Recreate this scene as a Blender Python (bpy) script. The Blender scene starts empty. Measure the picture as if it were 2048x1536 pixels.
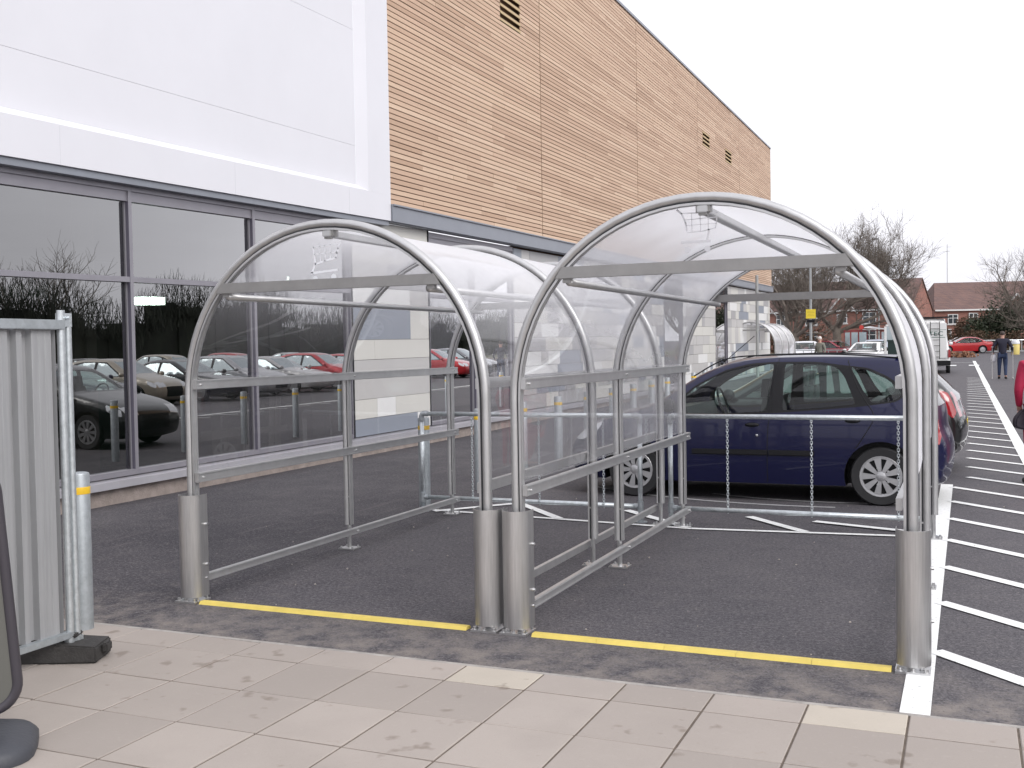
import bpy, bmesh, math, random
from math import sin, cos, pi, radians, sqrt, atan2, hypot
from mathutils import Vector, Matrix, Quaternion
from mathutils.geometry import delaunay_2d_cdt
random.seed(7)
scene = bpy.context.scene
COL = scene.collection
# ------------------------------------------------------------------ camera
F_PX, PITCH, ROLL, YAW = 2127.5, 1.872, -0.962, -23.178
CAM = Vector((4.616, -5.501, 1.6))
_a, _t, _r = radians(YAW), radians(PITCH), radians(ROLL)
FW = Vector((sin(_a)*cos(_t), cos(_a)*cos(_t), -sin(_t)))
_rt = Vector((cos(_a), -sin(_a), 0)); _up = _rt.cross(FW)
RT = _rt*cos(_r) + _up*sin(_r); UP = RT.cross(FW)
cd = bpy.data.cameras.new('camera'); cam = bpy.data.objects.new('camera', cd); COL.objects.link(cam)
cd.sensor_width = 36; cd.lens = 36*F_PX/2048; cd.clip_start = .05; cd.clip_end = 2000
M = Matrix((RT, UP, -FW)).transposed().to_4x4(); M.translation = CAM; cam.matrix_world = M
scene.camera = cam
# ------------------------------------------------------------------ world, sun, exposure
SUN_EL, SUN_AZ = radians(38), radians(118)
w = bpy.data.worlds.new('World'); scene.world = w; w.use_nodes = True
nt = w.node_tree; nt.nodes.clear()
sky = nt.nodes.new('ShaderNodeTexSky'); sky.sky_type = 'NISHITA'; sky.sun_disc = False
sky.sun_elevation = SUN_EL; sky.sun_rotation = SUN_AZ; sky.dust_density = 6; sky.air_density = 1.0; sky.ozone_density = 1
hs = nt.nodes.new('ShaderNodeHueSaturation'); hs.inputs['Saturation'].default_value = .16
mx = nt.nodes.new('ShaderNodeMix'); mx.data_type = 'RGBA'; mx.inputs[0].default_value = .62
mx.inputs[7].default_value = (10.6, 10.55, 11.3, 1)           # even cloud cover
bg = nt.nodes.new('ShaderNodeBackground'); bg.inputs['Strength'].default_value = .105
wo = nt.nodes.new('ShaderNodeOutputWorld')
wtc = nt.nodes.new('ShaderNodeTexCoord'); wmp = nt.nodes.new('ShaderNodeMapping'); wmp.inputs['Scale'].default_value = (1, 1, 3.2); wn = nt.nodes.new('ShaderNodeTexNoise'); wn.inputs['Scale'].default_value = 2.2; wn.inputs['Detail'].default_value = 5
wr = nt.nodes.new('ShaderNodeMapRange'); wr.inputs[1].default_value = .3; wr.inputs[2].default_value = .7; wr.inputs[3].default_value = .85; wr.inputs[4].default_value = 1.12
wm = nt.nodes.new('ShaderNodeMix'); wm.data_type = 'RGBA'; wm.blend_type = 'MULTIPLY'; wm.inputs[0].default_value = 1
nt.links.new(wtc.outputs['Generated'], wmp.inputs[0]); nt.links.new(wmp.outputs[0], wn.inputs['Vector']); nt.links.new(wn.outputs[0], wr.inputs[0]); nt.links.new(wr.outputs[0], wm.inputs[7])
nt.links.new(sky.outputs[0], hs.inputs['Color']); nt.links.new(hs.outputs[0], mx.inputs[6])
nt.links.new(mx.outputs[2], wm.inputs[6]); nt.links.new(wm.outputs[2], bg.inputs[0]); nt.links.new(bg.outputs[0], wo.inputs[0])
sd = bpy.data.lights.new('sun', 'SUN'); sd.energy = .8; sd.angle = radians(28); sd.color = (1, .97, .93)
so = bpy.data.objects.new('sun', sd); COL.objects.link(so)
sdir = Vector((sin(SUN_AZ)*cos(SUN_EL), cos(SUN_AZ)*cos(SUN_EL), sin(SUN_EL)))
so.rotation_euler = sdir.to_track_quat('Z', 'Y').to_euler()
scene.view_settings.view_transform = 'Standard'; scene.view_settings.look = 'None'
scene.view_settings.exposure = 0.6; scene.view_settings.gamma = 1
scene.render.engine = 'CYCLES'
scene.cycles.transparent_max_bounces = 24; scene.cycles.max_bounces = 10
# ------------------------------------------------------------------ materials
def nd(nt, t, **k):
    n = nt.nodes.new(t)
    for a, b in k.items():
        if a.startswith('i_'): n.inputs[a[2:].replace('_', ' ')].default_value = b
        else: setattr(n, a, b)
    return n
def mat(name, col, rough=.5, metal=0, var=0, vscale=3, var2=None, bump=0, bscale=60, spec=None, stretch=None, coat=0, emit=None, alpha=None):
    m = bpy.data.materials.new(name); m.use_nodes = True; t = m.node_tree
    b = t.nodes['Principled BSDF']; c4 = (*col, 1)
    b.inputs['Base Color'].default_value = c4; b.inputs['Roughness'].default_value = rough; b.inputs['Metallic'].default_value = metal
    if spec is not None: b.inputs['Specular IOR Level'].default_value = spec
    if coat: b.inputs['Coat Weight'].default_value = coat; b.inputs['Coat Roughness'].default_value = .04
    if emit: b.inputs['Emission Color'].default_value = (*emit[0], 1); b.inputs['Emission Strength'].default_value = emit[1]
    tc = nd(t, 'ShaderNodeTexCoord'); mp = nd(t, 'ShaderNodeMapping')
    if stretch: mp.inputs['Scale'].default_value = stretch
    t.links.new(tc.outputs['Object'], mp.inputs[0])
    if var:
        n = nd(t, 'ShaderNodeTexNoise', i_Scale=vscale, i_Detail=6.0, i_Roughness=.65)
        t.links.new(mp.outputs[0], n.inputs['Vector'])
        r = nd(t, 'ShaderNodeMapRange'); r.inputs[1].default_value = .3; r.inputs[2].default_value = .7
        t.links.new(n.outputs[0], r.inputs[0])
        x = nd(t, 'ShaderNodeMix', data_type='RGBA'); t.links.new(r.outputs[0], x.inputs[0])
        lo = tuple(v*(1-var) for v in col); hi = var2 or tuple(min(1, v*(1+var)) for v in col)
        x.inputs[6].default_value = (*lo, 1); x.inputs[7].default_value = (*hi, 1)
        t.links.new(x.outputs[2], b.inputs['Base Color'])
    if bump:
        n = nd(t, 'ShaderNodeTexNoise', i_Scale=bscale, i_Detail=4.0); t.links.new(mp.outputs[0], n.inputs['Vector'])
        u = nd(t, 'ShaderNodeBump', i_Strength=bump, i_Distance=.01); t.links.new(n.outputs[0], u.inputs['Height'])
        t.links.new(u.outputs[0], b.inputs['Normal'])
    return m
def math_(t, op, a, b=None, c=None):
    n = nd(t, 'ShaderNodeMath', operation=op)
    for i, v in enumerate((a, b, c)):
        if v is None: continue
        if isinstance(v, (int, float)): n.inputs[i].default_value = v
        else: t.links.new(v, n.inputs[i])
    return n.outputs[0]
def glassy(name, tint=(1, 1, 1), ior=1.5, boost=1.0, rough=.02, haze=0, hazecol=(.97, .97, 1.0), wav=0, wscale=1.2, stretch=(1, 1, 1), graze=.8, film=0):
    """thin sheet: transparent tint + fresnel mirror + a little surface dust"""
    m = bpy.data.materials.new(name); m.use_nodes = True; t = m.node_tree; t.nodes.clear()
    o = nd(t, 'ShaderNodeOutputMaterial'); tr = nd(t, 'ShaderNodeBsdfTransparent'); tr.inputs[0].default_value = (*tint, 1)
    gl = nd(t, 'ShaderNodeBsdfGlossy'); gl.inputs['Roughness'].default_value = rough
    fr = nd(t, 'ShaderNodeFresnel', i_IOR=ior)
    geo = nd(t, 'ShaderNodeNewGeometry')
    # same reflectance from both sides of a thin sheet: IOR inverted on the back
    iorv = math_(t, 'ADD', math_(t, 'MULTIPLY', geo.outputs['Backfacing'], (1/ior-ior)), ior); t.links.new(iorv, fr.inputs['IOR'])
    if wav:
        tc = nd(t, 'ShaderNodeTexCoord'); mp = nd(t, 'ShaderNodeMapping'); mp.inputs['Scale'].default_value = stretch
        t.links.new(tc.outputs['Object'], mp.inputs[0])
        n = nd(t, 'ShaderNodeTexNoise', i_Scale=wscale, i_Detail=1.0); t.links.new(mp.outputs[0], n.inputs['Vector'])
        u = nd(t, 'ShaderNodeBump', i_Strength=1.0, i_Distance=wav); t.links.new(n.outputs[0], u.inputs['Height'])
        t.links.new(u.outputs[0], gl.inputs['Normal'])
    f = math_(t, 'MINIMUM', math_(t, 'MULTIPLY', fr.outputs[0], 1.8*boost), 1.0)
    mx = nd(t, 'ShaderNodeMixShader'); t.links.new(f, mx.inputs[0]); t.links.new(tr.outputs[0], mx.inputs[1]); t.links.new(gl.outputs[0], mx.inputs[2])
    last = mx
    if haze:
        df = nd(t, 'ShaderNodeBsdfDiffuse'); df.inputs[0].default_value = (*hazecol, 1)
        tl = nd(t, 'ShaderNodeBsdfTranslucent'); tl.inputs[0].default_value = (*hazecol, 1)
        a = nd(t, 'ShaderNodeAddShader')
        m0 = nd(t, 'ShaderNodeMixShader'); m0.inputs[0].default_value = .5
        t.links.new(df.outputs[0], m0.inputs[1]); t.links.new(tl.outputs[0], m0.inputs[2])
        tc = nd(t, 'ShaderNodeTexCoord'); n = nd(t, 'ShaderNodeTexNoise', i_Scale=2.5, i_Detail=5.0); t.links.new(tc.outputs['Object'], n.inputs['Vector'])
        lw = nd(t, 'ShaderNodeLayerWeight'); lw.inputs[0].default_value = .5
        base_ = math_(t, 'ADD', math_(t, 'MULTIPLY', math_(t, 'POWER', lw.outputs['Facing'], 6.0), graze), haze)
        sn_ = nd(t, 'ShaderNodeSeparateXYZ'); t.links.new(geo.outputs['Normal'], sn_.inputs[0])
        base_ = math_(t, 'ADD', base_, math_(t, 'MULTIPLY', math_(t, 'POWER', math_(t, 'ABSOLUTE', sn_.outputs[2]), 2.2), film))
        hz = math_(t, 'MINIMUM', math_(t, 'MULTIPLY', math_(t, 'ADD', math_(t, 'MULTIPLY', n.outputs[0], .4), .8), base_), .92)
        m2 = nd(t, 'ShaderNodeMixShader'); t.links.new(hz, m2.inputs[0]); t.links.new(mx.outputs[0], m2.inputs[1]); t.links.new(m0.outputs[0], m2.inputs[2])
        last = m2
    t.links.new(last.outputs[0], o.inputs[0]); return m
MT = {}
MT['alu'] = mat('aluminium', (.54, .54, .54), .40, .8, var=.08, vscale=9)
MT['alu_dark'] = mat('aluminium_dull', (.30, .295, .29), .5, .6, var=.08, vscale=9)
MT['groove'] = mat('groove', (.03, .03, .035), .8)
MT['steel'] = mat('brushed_steel', (.60, .595, .59), .30, .9, var=.12, vscale=6, stretch=(14, 14, .6), bump=.25, bscale=30)
MT['galv'] = mat('galvanised', (.60, .64, .66), .38, .75, var=.16, vscale=28)
MT['galv_matt'] = mat('galvanised_matt', (.39, .42, .44), .5, .6, var=.14, vscale=22)
MT['bolt'] = mat('zinc_bolt', (.6, .6, .6), .3, .9)
MT['yellow_paint'] = mat('yellow_rubber', (.66, .52, .12), .55, var=.10, vscale=7, bump=.2)
MT['yellow_tape'] = mat('yellow_tape', (.82, .52, .03), .45, var=.1, vscale=9)
MT['white_panel'] = mat('white_composite', (.66, .66, .70), .3, var=.02, vscale=.8)
MT['white_trim'] = mat('white_trim', (.70, .71, .74), .35)
MT['flash'] = mat('grey_flashing', (.25, .265, .30), .4, .3, var=.05, vscale=2)
MT['frame'] = mat('window_frame', (.29, .28, .31), .42, .45, var=.05, vscale=4)
MT['sill'] = mat('sill_metal', (.46, .45, .48), .38, .5, var=.06, vscale=2)
MT['concrete'] = mat('plinth_concrete', (.26, .22, .20), .9, var=.25, vscale=6, bump=.5)
MT['dark'] = mat('dark_backing', (.10, .052, .03), .9)
MT['black'] = mat('black_plastic', (.012, .012, .014), .5, spec=.25)
MT['rubber'] = mat('rubber_black', (.035, .033, .032), .8, var=.3, vscale=12, bump=.4)
MT['tyre'] = mat('tyre', (.018, .018, .02), .75)
MT['rim'] = mat('hubcap', (.5, .5, .51), .32, .7)
MT['chrome'] = mat('chrome', (.7, .7, .7), .12, 1)
MT['rear_lamp'] = mat('tail_lamp_red', (.30, .01, .015), .15, coat=1)
MT['lamp'] = mat('lamp_clear', (.72, .74, .76), .1, .3, coat=1)
MT['orange'] = mat('indicator', (.6, .2, .03), .3)
MT['glass_store'] = glassy('shop_glass', (.30, .34, .32), ior=1.52, boost=4.1, rough=.0)
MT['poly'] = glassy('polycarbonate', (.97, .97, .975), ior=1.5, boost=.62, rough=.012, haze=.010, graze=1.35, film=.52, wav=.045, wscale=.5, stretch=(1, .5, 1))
MT['poly_gable'] = glassy('polycarbonate_gable', (.97, .97, .97), ior=1.5, boost=.8, rough=.04, haze=.10, graze=.3, wav=.012, wscale=2)
MT['carglass'] = glassy('car_glass', (.84, .96, .92), ior=1.5, boost=.8, rough=0)
MT['carglass_pale'] = mat('car_glass_reflecting', (.40, .46, .48), .08, .55)
MT['etch'] = mat('etched_white', (.75, .76, .8), .6)
MT['etch2'] = mat('etched_grey', (.55, .55, .58), .6)
MT['mullion_shade'] = mat('mullion_shade_grey', (.07, .065, .09), .6)  # tone of the mullions' shaded side, put into the colour
MT['green_edge'] = mat('interior_green', (.02, .045, .03), .6)
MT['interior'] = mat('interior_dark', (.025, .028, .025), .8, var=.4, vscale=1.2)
MT['interior_brown'] = mat('interior_column', (.12, .095, .09), .8)
MT['shoplight'] = mat('shop_light', (1, 1, 1), .5, emit=((.85, 1, .88), 9))
MT['brick'] = None
MT['white_pvc'] = mat('white_pvc', (.7, .7, .7), .4)
MT['winpane'] = mat('house_pane', (.06, .07, .08), .1, .2)
MT['bark'] = mat('bark', (.165, .14, .118), .9, var=.3, vscale=5)
MT['bark2'] = mat('bark_pale', (.19, .16, .14), .9, var=.3, vscale=5)
MT['leaf'] = mat('evergreen_leaf', (.030, .040, .020), .6, var=.5, vscale=1.5)
MT['leaf_brown'] = mat('brown_twig', (.10, .062, .038), .8, var=.4, vscale=2)
MT['hedge'] = mat('hedge_dark', (.022, .028, .017), .8, var=.5, vscale=.6)
MT['skin'] = mat('skin', (.55, .33, .26), .5)
MT['navy_cloth'] = mat('navy_cloth', (.018, .018, .035), .85, bump=.3)
MT['denim'] = mat('denim', (.025, .04, .09), .85, var=.2, vscale=14, bump=.3)
MT['crimson'] = mat('crimson_quilt', (.42, .015, .06), .7, bump=.5, bscale=18)
MT['greycloth'] = mat('grey_green_cloth', (.20, .20, .17), .85)
MT['hair_dark'] = mat('hair_dark', (.05, .035, .03), .7)
MT['hair_grey'] = mat('hair_grey', (.6, .58, .55), .7)
MT['dark_cloth'] = mat('dark_cloth', (.03, .025, .035), .8)
MT['bus_red'] = mat('bus_red', (.25, .03, .04), .5)
MT['sign_yellow'] = mat('sign_yellow', (.78, .60, .05), .5)
MT['grey_post'] = mat('grey_post', (.33, .34, .34), .5, .3)
MT['slat1'] = None
def car_paint(name, col, metal=0.3):
    return mat(name, col, .28, metal, coat=1)
# asphalt ----------------------------------------------------------
def m_asphalt():
    m = bpy.data.materials.new('asphalt'); m.use_nodes = True; t = m.node_tree; b = t.nodes['Principled BSDF']
    tc = nd(t, 'ShaderNodeTexCoord'); P = tc.outputs['Object']
    sp = nd(t, 'ShaderNodeSeparateXYZ'); t.links.new(P, sp.inputs[0]); X, Y = sp.outputs[0], sp.outputs[1]
    big = nd(t, 'ShaderNodeTexNoise', i_Scale=.7, i_Detail=5.0, i_Roughness=.6); t.links.new(P, big.inputs['Vector'])
    mid = nd(t, 'ShaderNodeTexNoise', i_Scale=5.0, i_Detail=6.0, i_Roughness=.7); t.links.new(P, mid.inputs['Vector'])
    fine = nd(t, 'ShaderNodeTexVoronoi', i_Scale=120.0); t.links.new(P, fine.inputs['Vector'])
    fn = nd(t, 'ShaderNodeTexNoise', i_Scale=90.0, i_Detail=3.0); t.links.new(P, fn.inputs['Vector'])
    # streaks dragged along Y
    mp = nd(t, 'ShaderNodeMapping'); mp.inputs['Rotation'].default_value = (0, 0, .5); mp.inputs['Scale'].default_value = (7, .5, 1); t.links.new(P, mp.inputs[0])
    st = nd(t, 'ShaderNodeTexNoise', i_Scale=1.6, i_Detail=5.0); t.links.new(mp.outputs[0], st.inputs['Vector'])
    # base tone: two lays of tarmac meeting on a line near x=0
    xe = math_(t, 'ADD', X, math_(t, 'MULTIPLY', math_(t, 'SUBTRACT', mid.outputs[0], .5), .12))
    right = nd(t, 'ShaderNodeMapRange'); right.inputs[1].default_value = .04; right.inputs[2].default_value = .10; t.links.new(xe, right.inputs[0])
    c = nd(t, 'ShaderNodeMix', data_type='RGBA'); t.links.new(right.outputs[0], c.inputs[0])
    c.inputs[6].default_value = (.031, .029, .037, 1); c.inputs[7].default_value = (.068, .064, .073, 1)
    def over(prev, fac, col):
        k = nd(t, 'ShaderNodeMix', data_type='RGBA'); t.links.new(fac, k.inputs[0]); t.links.new(prev, k.inputs[6]); k.inputs[7].default_value = (*col, 1); return k.outputs[2]
    def mr(v, a, bb, hi=1.0):
        r = nd(t, 'ShaderNodeMapRange'); r.inputs[1].default_value = a; r.inputs[2].default_value = bb; r.inputs[4].default_value = hi; t.links.new(v, r.inputs[0]); return r.outputs[0]
    o = over(c.outputs[2], mr(big.outputs[0], .42, .68, .65), (.095, .088, .095))
    o = over(o, mr(mid.outputs[0], .50, .72, .5), (.12, .11, .11)); o = over(o, mr(mid.outputs[0], .46, .34, .5), (.035, .033, .040))
    g2 = nd(t, 'ShaderNodeTexNoise', i_Scale=38.0, i_Detail=4.0, i_Roughness=.8); t.links.new(P, g2.inputs['Vector'])
    o = over(o, mr(g2.outputs[0], .52, .64, .75), (.17, .16, .165)); o = over(o, mr(g2.outputs[0], .47, .36, .75), (.018, .017, .022))
    # dusty band along the paving edge and blotches
    band = math_(t, 'MULTIPLY', mr(math_(t, 'MULTIPLY', Y, -1.0), -.15, .6), mr(mid.outputs[0], .40, .62, .75))
    o = over(o, band, (.25, .22, .195))
    band2 = math_(t, 'MULTIPLY', mr(math_(t, 'ABSOLUTE', math_(t, 'SUBTRACT', X, -.2)), 1.3, .2), mr(mid.outputs[0], .56, .72, .35))
    o = over(o, math_(t, 'MULTIPLY', band2, mr(Y, 1.4, .4)), (.19, .165, .15))
    # light drag streaks on the left lay
    o = over(o, math_(t, 'MULTIPLY', mr(st.outputs[0], .60, .70, .35), mr(X, .3, -.5)), (.14, .12, .125))
    # aggregate speckle
    o = over(o, mr(fn.outputs[0], .54, .68, .7), (.16, .15, .16))
    o = over(o, mr(fn.outputs[0], .42, .30, .6), (.018, .017, .02))
    vv = nd(t, 'ShaderNodeTexVoronoi', i_Scale=9.0); t.links.new(P, vv.inputs['Vector'])
    o = over(o, mr(vv.outputs['Distance'], .055, .03, .8), (.38, .34, .30))
    t.links.new(o, b.inputs['Base Color'])
    b.inputs['Roughness'].default_value = .72; b.inputs['Specular IOR Level'].default_value = .35
    bp = nd(t, 'ShaderNodeBump', i_Strength=.7, i_Distance=.004); t.links.new(fn.outputs[0], bp.inputs['Height']); t.links.new(bp.outputs[0], b.inputs['Normal'])
    return m
MT['asphalt'] = m_asphalt()
def m_paving(name, base):
    m = bpy.data.materials.new(name); m.use_nodes = True; t = m.node_tree; b = t.nodes['Principled BSDF']
    tc = nd(t, 'ShaderNodeTexCoord'); P = tc.outputs['Object']
    geo = nd(t, 'ShaderNodeNewGeometry')
    r = geo.outputs['Random Per Island']
    c = nd(t, 'ShaderNodeMix', data_type='RGBA'); t.links.new(r, c.inputs[0])
    c.inputs[6].default_value = (*[v*.88 for v in base], 1); c.inputs[7].default_value = (*[v*1.1 for v in base], 1)
    def noise(s, d=5.0, ro=.6):
        n = nd(t, 'ShaderNodeTexNoise', i_Scale=s, i_Detail=d, i_Roughness=ro); t.links.new(P, n.inputs['Vector']); return n.outputs[0]
    def mr(v, a, bb, hi=1.0):
        q = nd(t, 'ShaderNodeMapRange'); q.inputs[1].default_value = a; q.inputs[2].default_value = bb; q.inputs[4].default_value = hi; t.links.new(v, q.inputs[0]); return q.outputs[0]
    def over(prev, fac, col):
        k = nd(t, 'ShaderNodeMix', data_type='RGBA'); t.links.new(fac, k.inputs[0]); t.links.new(prev, k.inputs[6]); k.inputs[7].default_value = (*col, 1); return k.outputs[2]
    o = over(c.outputs[2], mr(noise(1.6), .45, .7, .45), tuple(v*.84 for v in base))
    o = over(o, mr(noise(4.5, 6, .75), .62, .74, .55), (.27, .215, .17))
    n2 = noise(9, 2, .5)
    o = over(o, mr(math_(t, 'MULTIPLY', n2, noise(2.2)), .36, .42, .55), (.17, .135, .11))
    o = over(o, mr(noise(160, 2), .58, .75, .3), tuple(v*.6 for v in base))
    o = over(o, mr(noise(40, 3), .6, .75, .25), tuple(min(1, v*1.2) for v in base))
    t.links.new(o, b.inputs['Base Color']); b.inputs['Roughness'].default_value = .85
    bp = nd(t, 'ShaderNodeBump', i_Strength=.35, i_Distance=.002); t.links.new(noise(120, 3), bp.inputs['Height']); t.links.new(bp.outputs[0], b.inputs['Normal'])
    return m
MT['paving'] = m_paving('paving_slab', (.35, .31, .28)); MT['paving_pale'] = m_paving('paving_slab_pale', (.45, .405, .345))
MT['joint'] = mat('joint_sand', (.12, .095, .075), .95, var=.3, vscale=20)
def m_marking():
    m = bpy.data.materials.new('white_marking'); m.use_nodes = True; t = m.node_tree; b = t.nodes['Principled BSDF']
    tc = nd(t, 'ShaderNodeTexCoord'); P = tc.outputs['Object']
    n = nd(t, 'ShaderNodeTexNoise', i_Scale=30.0, i_Detail=6.0, i_Roughness=.7); t.links.new(P, n.inputs['Vector'])
    r = nd(t, 'ShaderNodeMapRange'); r.inputs[1].default_value = .30; r.inputs[2].default_value = .42; t.links.new(n.outputs[0], r.inputs[0])
    x = nd(t, 'ShaderNodeMix', data_type='RGBA'); t.links.new(r.outputs[0], x.inputs[0]); x.inputs[6].default_value = (.30, .30, .31, 1); x.inputs[7].default_value = (.80, .81, .80, 1)
    t.links.new(x.outputs[2], b.inputs['Base Color']); b.inputs['Roughness'].default_value = .6; return m
MT['marking'] = m_marking()
def m_slats():
    m = bpy.data.materials.new('larch_slats'); m.use_nodes = True; t = m.node_tree; b = t.nodes['Principled BSDF']
    tc = nd(t, 'ShaderNodeTexCoord'); P = tc.outputs['Object']
    geo = nd(t, 'ShaderNodeNewGeometry'); r = geo.outputs['Random Per Island']
    ramp = nd(t, 'ShaderNodeValToRGB'); t.links.new(r, ramp.inputs[0]); e = ramp.color_ramp.elements
    e[0].color = (.45, .305, .215, 1); e[1].color = (.62, .46, .34, 1)
    for p, c in ((.25, (.51, .355, .255)), (.5, (.545, .385, .28)), (.78, (.575, .415, .30))):
        q = e.new(p); q.color = (*c, 1)
    mp = nd(t, 'ShaderNodeMapping'); mp.inputs['Scale'].default_value = (6, .8, 22); t.links.new(P, mp.inputs[0])
    n = nd(t, 'ShaderNodeTexNoise', i_Scale=2.0, i_Detail=5.0); t.links.new(mp.outputs[0], n.inputs['Vector'])
    k = nd(t, 'ShaderNodeMix', data_type='RGBA', blend_type='MULTIPLY'); k.inputs[0].default_value = .6
    t.links.new(ramp.outputs[0], k.inputs[6])
    rr = nd(t, 'ShaderNodeMapRange'); rr.inputs[3].default_value = .8; rr.inputs[4].default_value = 1.2; t.links.new(n.outputs[0], rr.inputs[0])
    t.links.new(rr.outputs[0], k.inputs[7]); t.links.new(k.outputs[2], b.inputs['Base Color'])
    b.inputs['Roughness'].default_value = .7
    return m
MT['slats'] = m_slats()
def m_brick(name, c1, c2, mortar, sx=4.4, sy=13.0):
    m = bpy.data.materials.new(name); m.use_nodes = True; t = m.node_tree; b = t.nodes['Principled BSDF']
    tc = nd(t, 'ShaderNodeTexCoord'); sp = nd(t, 'ShaderNodeSeparateXYZ'); t.links.new(tc.outputs['Object'], sp.inputs[0])
    cb = nd(t, 'ShaderNodeCombineXYZ'); t.links.new(math_(t, 'ADD', sp.outputs[0], sp.outputs[1]), cb.inputs[0]); t.links.new(sp.outputs[2], cb.inputs[1])
    br = nd(t, 'ShaderNodeTexBrick', i_Scale=1.0); br.inputs['Brick Width'].default_value = 1/sx; br.inputs['Row Height'].default_value = 1/sy; br.inputs['Mortar Size'].default_value = .006
    br.inputs['Color1'].default_value = (*c1, 1); br.inputs['Color2'].default_value = (*c2, 1); br.inputs['Mortar'].default_value = (*mortar, 1)
    t.links.new(cb.outputs[0], br.inputs['Vector'])
    n = nd(t, 'ShaderNodeTexNoise', i_Scale=.8, i_Detail=5.0); t.links.new(tc.outputs['Object'], n.inputs['Vector'])
    k = nd(t, 'ShaderNodeMix', data_type='RGBA', blend_type='MULTIPLY'); k.inputs[0].default_value = .5
    rr = nd(t, 'ShaderNodeMapRange'); rr.inputs[3].default_value = .6; rr.inputs[4].default_value = 1.4; t.links.new(n.outputs[0], rr.inputs[0])
    t.links.new(br.outputs[0], k.inputs[6]); t.links.new(rr.outputs[0], k.inputs[7])
    t.links.new(k.outputs[2], b.inputs['Base Color']); b.inputs['Roughness'].default_value = .85; return m
MT['brick'] = m_brick('red_brick', (.31, .125, .095), (.24, .10, .08), (.26, .20, .17))
MT['tiles'] = m_brick('roof_tiles', (.17, .10, .085), (.125, .08, .075), (.05, .035, .035), 4, 4)
PANELS = [mat('rainscreen_%s' % n, c, .38, var=.02) for n, c in (('white', (.72, .72, .71)), ('cream', (.60, .59, .55)), ('pale_grey', (.48, .47, .46)), ('grey', (.36, .355, .36)), ('blue_grey', (.24, .265, .31)))]
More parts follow.
